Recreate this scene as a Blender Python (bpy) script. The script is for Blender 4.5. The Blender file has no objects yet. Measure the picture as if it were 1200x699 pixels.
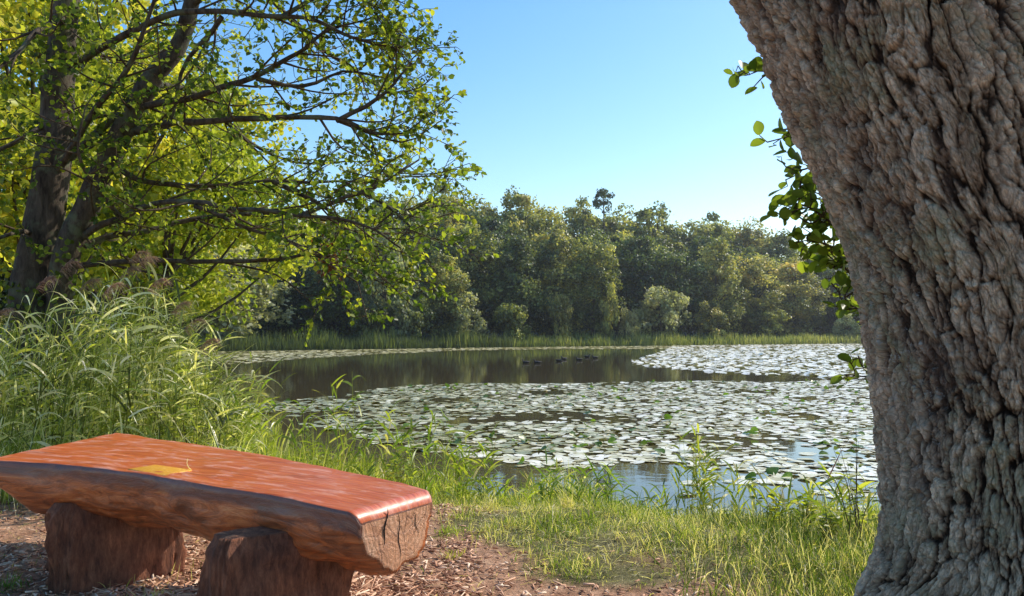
import bpy, math, random
import numpy as np
from mathutils import Vector, Matrix

R = np.random.default_rng(7)
random.seed(7)
scene = bpy.context.scene
COL = scene.collection
CAMZ = 1.95
PITCH = math.atan(35.5 / 1000.0)

# ------------------------------------------------------------------ helpers
def at(px, py, Y):
    """world point seen at photo pixel (px,py) at distance Y in front of the camera"""
    x = (px - 600) / 1000.0
    v = -(py - 349.5) / 1000.0
    c, s = math.cos(PITCH), math.sin(PITCH)
    dy = c - v * s
    dz = s + v * c
    return np.array([x / dy * Y, Y, CAMZ + dz / dy * Y])

def on_z(px, py, z):
    p = at(px, py, 1.0)
    k = (z - CAMZ) / (p[2] - CAMZ)
    return np.array([p[0] * k, k, z])

def smooth(a, b, x):
    t = np.clip((x - a) / (b - a), 0, 1)
    return t * t * (3 - 2 * t)

_G = R.normal(size=(4096, 3)); _G /= np.linalg.norm(_G, axis=1)[:, None]
def _h(ix, iy, iz, s=0):
    return ((ix * 73856093) ^ (iy * 19349663) ^ (iz * 83492791) ^ (s * 2654435)) & 0x7fffffff
def perlin(P, s=0):
    P = np.asarray(P, float)
    i = np.floor(P).astype(np.int64); f = P - i
    u = f * f * f * (f * (f * 6 - 15) + 10)
    out = 0
    for dx in (0, 1):
        for dy in (0, 1):
            for dz in (0, 1):
                g = _G[_h(i[..., 0] + dx, i[..., 1] + dy, i[..., 2] + dz, s) % 4096]
                d = f - np.array([dx, dy, dz])
                w = (u[..., 0] if dx else 1 - u[..., 0]) * (u[..., 1] if dy else 1 - u[..., 1]) * (u[..., 2] if dz else 1 - u[..., 2])
                out = out + w * (g * d).sum(-1)
    return out * 1.5
def fbm(P, o=4, s=0):
    P = np.asarray(P, float); a = 1.0; r = 0
    for k in range(o):
        r = r + a * perlin(P * (2 ** k), s + k); a *= .5
    return r
def worley(P, s=0):
    P = np.asarray(P, float)
    i = np.floor(P).astype(np.int64)
    f1 = np.full(P.shape[0], 9.); f2 = f1.copy(); idv = np.zeros(P.shape[0])
    for dx in (-1, 0, 1):
        for dy in (-1, 0, 1):
            for dz in (-1, 0, 1):
                c = i + np.array([dx, dy, dz])
                h = _h(c[:, 0], c[:, 1], c[:, 2], s + 11)
                j = _G[h % 4096] * .5 + .5
                d = np.linalg.norm(P - (c + j), axis=1)
                m = d < f1
                f2 = np.where(m, f1, np.minimum(f2, d)); f1 = np.where(m, d, f1)
                idv = np.where(m, (h % 997) / 997., idv)
    return f1, f2, idv
def xyz(x, y, z=0.0):
    return np.stack(np.broadcast_arrays(np.asarray(x, float), np.asarray(y, float), np.asarray(z, float)), -1)

def tag(o, label=None, cat=None, group=None, kind=None):
    if label: o['label'] = label
    if cat: o['category'] = cat
    if group: o['group'] = group
    if kind: o['kind'] = kind
    return o
def empty(name, loc=(0, 0, 0)):
    o = bpy.data.objects.new(name, None); COL.objects.link(o)
    o.location = [float(a) for a in loc]; o.empty_display_size = .2
    return o
def mk(name, V, F, mat, parent=None, attrs=None, sm=False, loc=None, link=True):
    """F: list of int arrays, each (n,k)"""
    me = bpy.data.meshes.new(name)
    V = np.asarray(V, float)
    F = [np.asarray(f, np.int64) for f in F if len(f)]
    loops = np.concatenate([f.ravel() for f in F])
    tot = np.concatenate([np.full(len(f), f.shape[1]) for f in F])
    st = np.concatenate([[0], np.cumsum(tot)[:-1]])
    me.vertices.add(len(V)); me.loops.add(len(loops)); me.polygons.add(len(tot))
    me.vertices.foreach_set('co', V.astype(np.float32).ravel())
    me.loops.foreach_set('vertex_index', loops.astype(np.int32))
    me.polygons.foreach_set('loop_start', st.astype(np.int32))
    me.polygons.foreach_set('loop_total', tot.astype(np.int32))
    if sm: me.polygons.foreach_set('use_smooth', np.ones(len(tot), bool))
    for k, a in (attrs or {}).items():
        a = np.asarray(a, np.float32)
        if a.ndim == 1:
            at_ = me.attributes.new(k, 'FLOAT', 'POINT'); at_.data.foreach_set('value', a)
        else:
            at_ = me.attributes.new(k, 'FLOAT_VECTOR', 'POINT'); at_.data.foreach_set('vector', a.ravel())
    me.update(calc_edges=True); me.validate()
    if mat: me.materials.append(mat)
    if not link: return me
    o = bpy.data.objects.new(name, me); COL.objects.link(o)
    if parent: o.parent = parent
    if loc is not None: o.location = [float(a) for a in loc]
    return o

class MB:
    def __init__(s): s.V = []; s.F = []; s.A = {}; s.n = 0
    def add(s, V, F, **A):
        V = np.asarray(V, float); s.V.append(V)
        for f in F: s.F.append(np.asarray(f, np.int64) + s.n)
        for k, a in A.items(): s.A.setdefault(k, []).append(np.broadcast_to(np.asarray(a, float), (len(V),)) if np.ndim(a) < 2 else a)
        s.n += len(V)
    def tube(s, P, r, seg=6, **A):
        P = np.asarray(P, float); n = len(P); r = np.broadcast_to(r, (n,))
        T = np.gradient(P, axis=0); T /= np.linalg.norm(T, axis=1)[:, None] + 1e-9
        u = np.cross(T[0], [0.31, 0.2, .93]); u /= np.linalg.norm(u) + 1e-9
        a = np.arange(seg) * 2 * np.pi / seg; V = np.empty((n, seg, 3))
        for i in range(n):
            u = u - T[i] * (u @ T[i]); u /= np.linalg.norm(u) + 1e-9
            w = np.cross(T[i], u)
            V[i] = P[i] + r[i] * (np.cos(a)[:, None] * u + np.sin(a)[:, None] * w)
        i, j = np.meshgrid(np.arange(n - 1), np.arange(seg), indexing='ij')
        q = np.stack([i * seg + j, i * seg + (j + 1) % seg, (i + 1) * seg + (j + 1) % seg, (i + 1) * seg + j], -1).reshape(-1, 4)
        s.add(V.reshape(-1, 3), [q], **A)
    def build(s, name, mat, parent=None, sm=False, **k):
        V = np.concatenate(s.V)
        by = {}
        for f in s.F: by.setdefault(f.shape[1], []).append(f)
        A = {k_: np.concatenate(a) for k_, a in s.A.items()}
        return mk(name, V, [np.concatenate(b) for b in by.values()], mat, parent, A, sm, **k)

def unit(v): return v / (np.linalg.norm(v, axis=-1, keepdims=True) + 1e-9)

def ribbons(P, D, L, W, droop, K=4, tint=0.5, flat=0.0, rng=R, fold=False):
    """curved grass-like strips"""
    n = len(P); L = np.broadcast_to(L, (n,)); W = np.broadcast_to(W, (n,)); droop = np.broadcast_to(droop, (n,))
    D = unit(D)
    S = np.cross(D, np.array([0, 0, 1.0]))
    rn = rng.normal(size=(n, 3)) * .6
    S = unit(S + rn - D * (rn * D).sum(-1)[:, None] * 1.0)
    t = np.linspace(0, 1, K + 1)
    C = P[:, None] + D[:, None] * (L[:, None] * t)[..., None]
    C[..., 2] -= droop[:, None] * L[:, None] * t ** 2
    w = W[:, None] * .5 * (np.minimum(1, .45 + 2.2 * t) * (1 - t ** 2.2) + .02)
    A = C + S[:, None] * w[..., None]; B = C - S[:, None] * w[..., None]
    V = np.stack([A, B], 2).reshape(-1, 3)
    base = (np.arange(n) * (K + 1) * 2)[:, None] + np.arange(K) * 2
    q = np.stack([base, base + 1, base + 3, base + 2], -1).reshape(-1, 4)
    tt = np.repeat(np.broadcast_to(tint, (n,)), (K + 1) * 2)
    return V, q, tt

LEAF = {  # outline right side (x, y), y along the leaf
    'round': [(0, 0), (.30, .22), (.40, .62), (0, 1.0)],
    'oval': [(0, 0), (.22, .25), (.24, .6), (0, 1.0)],
    'narrow': [(0, 0), (.1, .3), (.09, .6), (0, 1.0)],
    'fine': [(0, 0), (.16, .07), (.31, .24), (.40, .46), (.38, .68), (.26, .86), (.11, .96), (0, 1.0)],
    'clump': [(0, 0), (.46, .2), (.5, .75), (0, 1.0)],
}
def leaves(P, D, N, S, kind='round', fold=.25, curl=.12):
    n = len(P); S = np.broadcast_to(S, (n,))[:, None]
    D = unit(D); X = unit(np.cross(D, N)); N = np.cross(X, D)
    rs = LEAF[kind][1:-1]; m = len(rs)
    def pt(x, y, zz): return P + S * (X * x + D * y + N * zz)
    V = np.stack([pt(0, 0, 0)] + [pt(x, y, fold * x - curl * y * y * .6) for x, y in rs] + [pt(0, 1, -curl)] + [pt(-x, y, fold * x - curl * y * y * .6) for x, y in rs[::-1]], 1).reshape(-1, 3)
    k = 2 * m + 2; o = (np.arange(n) * k)[:, None]
    q = np.concatenate([o + np.arange(0, m + 2), o + np.array([0] + list(range(m + 1, k)))])
    return V, q

def spline(W, n):
    W = np.asarray(W, float); m = len(W)
    if m < 3:
        t = np.linspace(0, 1, n)[:, None]; return W[0] * (1 - t) + W[-1] * t
    Q = np.vstack([2 * W[0] - W[1], W, 2 * W[-1] - W[-2]])
    out = []
    for t in np.linspace(0, m - 1 - 1e-6, n):
        i = int(t); f = t - i; a, b, c, d = Q[i:i + 4]
        out.append(.5 * (2 * b + (c - a) * f + (2 * a - 5 * b + 4 * c - d) * f * f + (3 * b - a - 3 * c + d) * f ** 3))
    return np.array(out)

# ------------------------------------------------------------------ materials
def newmat(name):
    m = bpy.data.materials.new(name); m.use_nodes = True
    nt = m.node_tree; nt.nodes.clear()
    out = nt.nodes.new('ShaderNodeOutputMaterial')
    def N(t, **k):
        n = nt.nodes.new('ShaderNode' + t)
        for a, b in k.items():
            if a.startswith('i_'):
                key = a[2:].replace('_', ' ')
                n.inputs[key].default_value = b
            else: setattr(n, a, b)
        return n
    def L(a, b): nt.links.new(a, b)
    return m, N, L, out
def ramp(N, stops, interp='LINEAR'):
    r = N('ValToRGB'); e = r.color_ramp.elements; r.color_ramp.interpolation = interp
    while len(e) > 1: e.remove(e[-1])
    e[0].position = stops[0][0]; e[0].color = (*stops[0][1], 1)
    for p, c in stops[1:]:
        x = e.new(p); x.color = (*c, 1)
    return r
def mathn(N, L, op, a, b=None, c=None, clamp=False):
    n = N('Math', operation=op); n.use_clamp = clamp
    for i, v in enumerate((a, b, c)):
        if v is None: continue
        if isinstance(v, (int, float)): n.inputs[i].default_value = v
        else: L(v, n.inputs[i])
    return n.outputs[0]
def mixc(N, L, f, a, b, mode='MIX'):
    n = N('MixRGB', blend_type=mode)
    for i, v in enumerate((f, a, b)):
        if isinstance(v, (int, float)): n.inputs[i].default_value = v
        elif isinstance(v, tuple): n.inputs[i].default_value = (*v, 1)
        else: L(v, n.inputs[i])
    return n.outputs[0]
def noise(N, L, vec, scale, detail=3, rough=.55, dist=0):
    n = N('TexNoise'); n.inputs['Scale'].default_value = scale; n.inputs['Detail'].default_value = detail
    n.inputs['Roughness'].default_value = rough; n.inputs['Distortion'].default_value = dist
    if vec is not None: L(vec, n.inputs['Vector'])
    return n.outputs['Fac']

def leafmat(name, stops, trans=.5, rough=.4, spec=.35, jitter=.25, tboost=(1.25, 1.3, .55), hue=.02, clump=0):
    m, N, L, out = newmat(name)
    a = N('Attribute', attribute_name='tint')
    r = ramp(N, stops); L(a.outputs['Fac'], r.inputs[0])
    oi = N('ObjectInfo')
    hs = N('HueSaturation')
    L(mathn(N, L, 'MULTIPLY_ADD', oi.outputs['Random'], jitter * 2, 1 - jitter), hs.inputs['Value'])
    L(mathn(N, L, 'MULTIPLY_ADD', oi.outputs['Random'], -hue * 2, .5 + hue), hs.inputs['Hue'])
    L(r.outputs[0], hs.inputs['Color'])
    c = hs.outputs[0]
    if clump:
        g = N('NewGeometry'); f = noise(N, L, g.outputs['Position'], clump, 2)
        c = mixc(N, L, 1.0, c, ramp_out(N, L, f, [(.3, (.55, .55, .55)), (.7, (1.3, 1.3, 1.25))]), 'MULTIPLY')
    p = N('BsdfPrincipled'); p.inputs['Roughness'].default_value = rough
    p.inputs['Specular IOR Level'].default_value = spec
    L(c, p.inputs['Base Color'])
    t = N('BsdfTranslucent'); L(mixc(N, L, 1.0, c, tboost, 'MULTIPLY'), t.inputs['Color'])
    mx = N('MixShader'); mx.inputs[0].default_value = trans
    L(p.outputs[0], mx.inputs[1]); L(t.outputs[0], mx.inputs[2]); L(mx.outputs[0], out.inputs['Surface'])
    return m
def ramp_out(N, L, f, stops):
    r = ramp(N, stops); L(f, r.inputs[0]); return r.outputs[0]

M = {}
M['alder_leaf'] = leafmat('alder_leaf', [(0, (.06, .09, .018)), (.35, (.16, .21, .04)), (.7, (.36, .38, .06)), (1, (.60, .50, .05))], .6, tboost=(1.7, 1.7, .6))
M['maple_leaf'] = leafmat('maple_leaf', [(0, (.17, .23, .03)), (.35, (.42, .45, .05)), (.7, (.66, .60, .08)), (1, (.78, .56, .07))], .55, tboost=(1.25, 1.3, .8))
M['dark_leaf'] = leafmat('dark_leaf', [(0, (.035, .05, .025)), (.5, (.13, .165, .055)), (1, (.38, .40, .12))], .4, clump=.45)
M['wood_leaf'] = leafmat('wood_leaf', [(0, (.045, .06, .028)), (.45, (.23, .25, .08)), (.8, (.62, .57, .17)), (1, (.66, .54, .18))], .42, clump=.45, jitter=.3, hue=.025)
M['willow_leaf'] = leafmat('willow_leaf', [(0, (.14, .16, .08)), (.5, (.42, .42, .23)), (1, (.72, .66, .42))], .45, clump=.6, jitter=.2)
M['red_leaf'] = leafmat('red_leaf', [(0, (.12, .03, .015)), (1, (.25, .10, .03))], .4)
M['grass'] = leafmat('grass', [(0, (.06, .09, .02)), (.45, (.19, .27, .045)), (.75, (.40, .44, .07)), (.88, (.60, .52, .22)), (1, (.78, .68, .46))], .5, tboost=(1.4, 1.45, .55), jitter=.1)
M['reed'] = leafmat('reed', [(0, (.06, .08, .02)), (.5, (.25, .32, .06)), (.78, (.52, .54, .13)), (.87, (.72, .66, .36)), (1, (.95, .90, .76))], .5, rough=.3, spec=.6, tboost=(1.4, 1.5, .55), jitter=.1)
M['farreed'] = leafmat('farreed', [(0, (.08, .11, .05)), (.5, (.24, .29, .09)), (1, (.52, .50, .20))], .45, jitter=.05)
M['plume'] = leafmat('plume', [(0, (.22, .11, .08)), (1, (.5, .38, .28))], .5, tboost=(1.4, 1.3, 1.1))

def barkmat(name, dark, light, lich=None, scale=14, bump=.6, fr=True):
    m, N, L, out = newmat(name)
    g = N('TexCoord'); mp = N('Mapping'); mp.inputs['Scale'].default_value = (1, 1, .25)
    L(g.outputs['Object'], mp.inputs[0])
    f = noise(N, L, mp.outputs[0], scale, 6, .7, .3)
    c = ramp_out(N, L, f, [(.35, dark), (.65, light)])
    if lich:
        f2 = noise(N, L, g.outputs['Object'], 4, 5, .7)
        c = mixc(N, L, ramp_out(N, L, f2, [(.5, (0, 0, 0)), (.62, (.7, .7, .7))]), c, lich)
    p = N('BsdfPrincipled'); p.inputs['Roughness'].default_value = .85; p.inputs['Specular IOR Level'].default_value = .2
    L(c, p.inputs['Base Color'])
    b = N('Bump'); b.inputs['Strength'].default_value = bump; b.inputs['Distance'].default_value = .03
    L(f, b.inputs['Height']); L(b.outputs[0], p.inputs['Normal']); L(p.outputs[0], out.inputs[0])
    return m
M['bark'] = barkmat('alder_bark', (.03, .022, .017), (.13, .10, .075), (.13, .15, .09))
M['farbark'] = barkmat('far_bark', (.04, .03, .022), (.12, .10, .08))
M['twig'] = barkmat('twig_bark', (.05, .035, .02), (.13, .09, .055), scale=30)

def big_bark():
    m, N, L, out = newmat('old_trunk_bark')
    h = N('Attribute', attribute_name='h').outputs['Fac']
    idv = N('Attribute', attribute_name='cell').outputs['Fac']
    bc = N('Attribute', attribute_name='bc').outputs['Vector']
    g = N('TexCoord').outputs['Object']
    base = ramp_out(N, L, h, [(0, (.05, .035, .024)), (.18, (.25, .18, .125)), (.5, (.60, .475, .345)), (1, (.92, .77, .59))])  # low bark darkened: furrow shade put into the colour along with crack dirt
    f = noise(N, L, bc, 42, 10, .8, .3)
    c = mixc(N, L, .9, base, ramp_out(N, L, f, [(.34, (.34, .31, .28)), (.5, (.9, .88, .86)), (.66, (1.5, 1.48, 1.42))]), 'MULTIPLY')
    c = mixc(N, L, .5, c, ramp_out(N, L, idv, [(0, (.75, .7, .7)), (1, (1.25, 1.25, 1.25))]), 'MULTIPLY')
    f2 = noise(N, L, g, 2.6, 6, .75, .4)
    al = N('SeparateXYZ'); L(g, al.inputs[0])
    lm = ramp_out(N, L, f2, [(.48, (0, 0, 0)), (.64, (.8, .8, .8))])
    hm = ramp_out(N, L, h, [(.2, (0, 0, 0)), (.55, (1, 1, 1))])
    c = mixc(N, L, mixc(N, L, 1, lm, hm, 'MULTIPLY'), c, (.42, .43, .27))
    f3 = noise(N, L, g, 26, 8, .8)
    f4 = noise(N, L, g, 3.1, 3, .6)
    lm2 = mixc(N, L, 1, ramp_out(N, L, f3, [(.56, (0, 0, 0)), (.6, (.8, .8, .8))]), ramp_out(N, L, f4, [(.5, (0, 0, 0)), (.6, (1, 1, 1))]), 'MULTIPLY')
    c = mixc(N, L, lm2, c, (.6, .64, .62))
    f5 = noise(N, L, g, 1.7, 4, .6)
    c = mixc(N, L, ramp_out(N, L, f5, [(.5, (0, 0, 0)), (.68, (.45, .45, .45))]), c, (.33, .23, .185))
    p = N('BsdfPrincipled'); p.inputs['Roughness'].default_value = .8; p.inputs['Specular IOR Level'].default_value = .25
    L(c, p.inputs['Base Color'])
    wv = N('MixRGB', blend_type='ADD'); wv.inputs[0].default_value = .045; L(bc, wv.inputs[1]); tn_ = N('TexNoise'); tn_.inputs['Scale'].default_value = 12; tn_.inputs['Detail'].default_value = 4; L(bc, tn_.inputs['Vector']); L(tn_.outputs['Color'], wv.inputs[2])
    def vor(s):
        v = N('TexVoronoi', feature='DISTANCE_TO_EDGE'); v.inputs['Scale'].default_value = s; L(wv.outputs[0], v.inputs['Vector']); return v.outputs['Distance']
    k1 = ramp_out(N, L, vor(34), [(0, (0, 0, 0)), (.10, (.8, .8, .8)), (.3, (1, 1, 1))]); k2 = ramp_out(N, L, vor(80), [(0, (0, 0, 0)), (.12, (1, 1, 1))])
    c = mixc(N, L, .5, c, mixc(N, L, 1, ramp_out(N, L, k1, [(0, (.35, .32, .3)), (1, (1.1, 1.1, 1.1))]), ramp_out(N, L, k2, [(0, (.6, .58, .56)), (1, (1.08, 1.08, 1.08))]), 'MULTIPLY'), 'MULTIPLY')
    L(c, p.inputs['Base Color'])
    ff = mathn(N, L, 'ADD', f, mathn(N, L, 'MULTIPLY', noise(N, L, bc, 190, 5, .7), .5))
    ff = mathn(N, L, 'ADD', ff, mathn(N, L, 'ADD', mathn(N, L, 'MULTIPLY', k1, .35), mathn(N, L, 'MULTIPLY', k2, .18)))
    b = N('Bump'); b.inputs['Strength'].default_value = 1.0; b.inputs['Distance'].default_value = .022
    L(ff, b.inputs['Height']); L(b.outputs[0], p.inputs['Normal']); L(p.outputs[0], out.inputs[0])
    return m
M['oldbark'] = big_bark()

# ------------------------------------------------------------------ world, sun, camera
SUN_AZ, SUN_EL = math.radians(58), math.radians(40)   # azimuth from +Y towards +X
sd = Vector((math.sin(SUN_AZ) * math.cos(SUN_EL), math.cos(SUN_AZ) * math.cos(SUN_EL), math.sin(SUN_EL)))
w = bpy.data.worlds.new('World'); scene.world = w; w.use_nodes = True
nt = w.node_tree; bg = nt.nodes['Background']
sky = nt.nodes.new('ShaderNodeTexSky'); sky.sky_type = 'NISHITA'; sky.sun_disc = False
sky.sun_elevation = SUN_EL; sky.sun_rotation = SUN_AZ
sky.air_density = 1.15; sky.dust_density = .7; sky.ozone_density = 2.2
hs = nt.nodes.new('ShaderNodeHueSaturation'); hs.inputs['Saturation'].default_value = 1.33; hs.inputs['Value'].default_value = 1.4
nt.links.new(sky.outputs[0], hs.inputs['Color']); nt.links.new(hs.outputs[0], bg.inputs[0])
bg.inputs[1].default_value = .15
sl = bpy.data.lights.new('sun', 'SUN'); sl.energy = 5.0; sl.angle = math.radians(.5); sl.color = (1, .93, .80)
so = bpy.data.objects.new('sun', sl); COL.objects.link(so)
so.rotation_euler = (-sd).to_track_quat('-Z', 'Y').to_euler()
cam = bpy.data.cameras.new('camera'); co = bpy.data.objects.new('camera', cam); COL.objects.link(co)
co.location = (0, 0, CAMZ); co.rotation_euler = (math.pi / 2 + PITCH, 0, 0)
cam.lens = 30; cam.sensor_width = 36; cam.clip_start = .05; cam.clip_end = 3000
scene.camera = co
scene.view_settings.view_transform = 'Standard'; scene.view_settings.look = 'None'; scene.view_settings.exposure = 0
scene.cycles.max_bounces = 8; scene.cycles.transparent_max_bounces = 8
scene.cycles.use_denoising = True

# ------------------------------------------------------------------ terrain and lake
LAKE = np.array([(12, 7.2), (6, 7.6), (3.4, 7.9), (1.6, 8.5), (0, 9.1), (-1.2, 9.5), (-2.2, 10.2), (-3.4, 11.6), (-4.9, 14.2), (-6.6, 18), (-10, 26), (-15, 37), (-21, 52),
                 (-27, 66), (-27.5, 71), (-22, 74), (-14, 79), (-5, 85), (6, 91), (19.4, 97), (43, 108), (77, 118), (110, 115), (125, 90), (100, 45), (60, 18), (30, 8)], float)
def lake_sd(x, y):
    """signed distance, positive on land"""
    x = np.asarray(x, float); y = np.asarray(y, float)
    d = np.full(x.shape, 1e9); ins = np.zeros(x.shape, bool)
    n = len(LAKE)
    for i in range(n):
        ax, ay = LAKE[i]; bx, by = LAKE[(i + 1) % n]
        ex, ey = bx - ax, by - ay
        t = np.clip(((x - ax) * ex + (y - ay) * ey) / (ex * ex + ey * ey), 0, 1)
        d = np.minimum(d, np.hypot(x - ax - t * ex, y - ay - t * ey))
        c = ((ay > y) != (by > y)) & (x < (bx - ax) * (y - ay) / (by - ay + 1e-12) + ax)
        ins ^= c
    return np.where(ins, -d, d)
def ground(x, y):
    x = np.asarray(x, float); y = np.asarray(y, float)
    d = lake_sd(x, y) + .35 * perlin(xyz(x * .7, y * .7, 3.3)) * smooth(40, 12, y)
    near = smooth(60, 12, y)
    z = np.where(d > 0, .16 * smooth(0, .5, d) + .55 * smooth(0, 3.6, d), -.7 * smooth(0, 3, -d) )
    hill = np.clip(d - 8, 0, None)
    far = np.where(d > 0, .35 * smooth(0, 2, d) + 10 * smooth(0, 90, hill), -.7 * smooth(0, 3, -d))
    z = z * near + far * (1 - near)
    z = z + (.035 * perlin(xyz(x * 1.3, y * 1.3)) + .012 * perlin(xyz(x * 7, y * 7))) * (y < 30) * (d > -.3)
    return z
def gz(x, y): return float(ground(np.array([x]), np.array([y]))[0])
def pathmask(x, y):
    n = fbm(xyz(x * .9, y * .9, 7.7), 3)
    return smooth(-.3, .45, (.34 - x) * 1.0 - (y - 4.9) * .55 + n * 1.0 - .15)

def axis(parts):
    out = []
    for a, b, s in parts: out.append(np.arange(a, b, s))
    out.append([parts[-1][1]]); return np.concatenate(out)
gx = axis([(-900, -200, 100), (-200, -60, 10), (-60, -12, 2), (-12, -6, .3), (-6, 5, .06), (5, 14, .3), (14, 80, 2), (80, 240, 10), (240, 900, 110)])
gy = axis([(-300, -60, 60), (-60, -4, 4), (-4, 1.6, .3), (1.6, 9.8, .06), (9.8, 20, .3), (20, 130, 1.5), (130, 260, 10), (260, 1500, 124)])
X, Y = np.meshgrid(gx, gy, indexing='ij')
Z = ground(X.ravel(), Y.ravel())
nx, ny = len(gx), len(gy)
i, j = np.meshgrid(np.arange(nx - 1), np.arange(ny - 1), indexing='ij')
q = np.stack([i * ny + j, (i + 1) * ny + j, (i + 1) * ny + j + 1, i * ny + j + 1], -1).reshape(-1, 4)
pm = pathmask(X.ravel(), Y.ravel())
def groundmat():
    m, N, L, out = newmat('lake_bank_soil')
    g = N('NewGeometry').outputs['Position']
    pmk = N('Attribute', attribute_name='path').outputs['Fac']
    f = noise(N, L, g, 9, 8, .7); f2 = noise(N, L, g, 55, 6, .7); f3 = noise(N, L, g, 1.1, 3)
    soil = ramp_out(N, L, f, [(.3, (.28, .14, .08)), (.55, (.52, .30, .19)), (.75, (.68, .46, .32))])
    mud = ramp_out(N, L, f, [(.3, (.07, .065, .03)), (.55, (.20, .18, .08)), (.75, (.36, .30, .15))])
    c = mixc(N, L, pmk, mud, soil)
    c = mixc(N, L, .8, c, ramp_out(N, L, f2, [(.3, (.45, .45, .45)), (.7, (1.4, 1.4, 1.4))]), 'MULTIPLY')
    v = N('TexVoronoi'); v.inputs['Scale'].default_value = 45; L(g, v.inputs['Vector'])
    c = mixc(N, L, .5, c, mixc(N, L, 1, ramp_out(N, L, v.outputs['Color'], [(0, (.6, .55, .5)), (1, (1.35, 1.3, 1.25))]), (1, 1, 1), 'MULTIPLY'), 'MULTIPLY')
    sp = N('SeparateXYZ'); L(g, sp.inputs[0])
    c = mixc(N, L, mathn(N, L, 'MULTIPLY', mathn(N, L, 'ADD', sp.outputs[1], -14.0), .1, clamp=True), c, (.035, .045, .02))
    p = N('BsdfPrincipled'); p.inputs['Roughness'].default_value = .9; p.inputs['Specular IOR Level'].default_value = .15
    L(c, p.inputs['Base Color'])
    b = N('Bump'); b.inputs['Strength'].default_value = .8; b.inputs['Distance'].default_value = .03
    L(mathn(N, L, 'ADD', f, f2), b.inputs['Height']); L(b.outputs[0], p.inputs['Normal']); L(p.outputs[0], out.inputs[0])
    return m
tag(mk('ground', np.stack([X.ravel(), Y.ravel(), Z], -1), [q], groundmat(), attrs={'path': pm}, sm=True), kind='structure')

def watermat():
    m, N, L, out = newmat('lake_water')
    g = N('NewGeometry').outputs['Position']
    mp = N('Mapping'); mp.inputs['Scale'].default_value = (.6, 1, 1); L(g, mp.inputs[0])
    f = noise(N, L, mp.outputs[0], 3.0, 3, .5); f2 = noise(N, L, g, .25, 2)
    p = N('BsdfPrincipled'); p.inputs['Base Color'].default_value = (.078, .060, .030, 1)
    p.inputs['Roughness'].default_value = .03; p.inputs['IOR'].default_value = 1.33
    b = N('Bump'); b.inputs['Strength'].default_value = .05; b.inputs['Distance'].default_value = .04
    L(mathn(N, L, 'ADD', f, mathn(N, L, 'MULTIPLY', f2, .5)), b.inputs['Height'])
    L(b.outputs[0], p.inputs['Normal']); L(p.outputs[0], out.inputs[0]); return m
tag(mk('water', [(-60, 4, 0), (160, 4, 0), (160, 135, 0), (-60, 135, 0)], [[(0, 1, 2, 3)]], watermat()), kind='structure')

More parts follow.
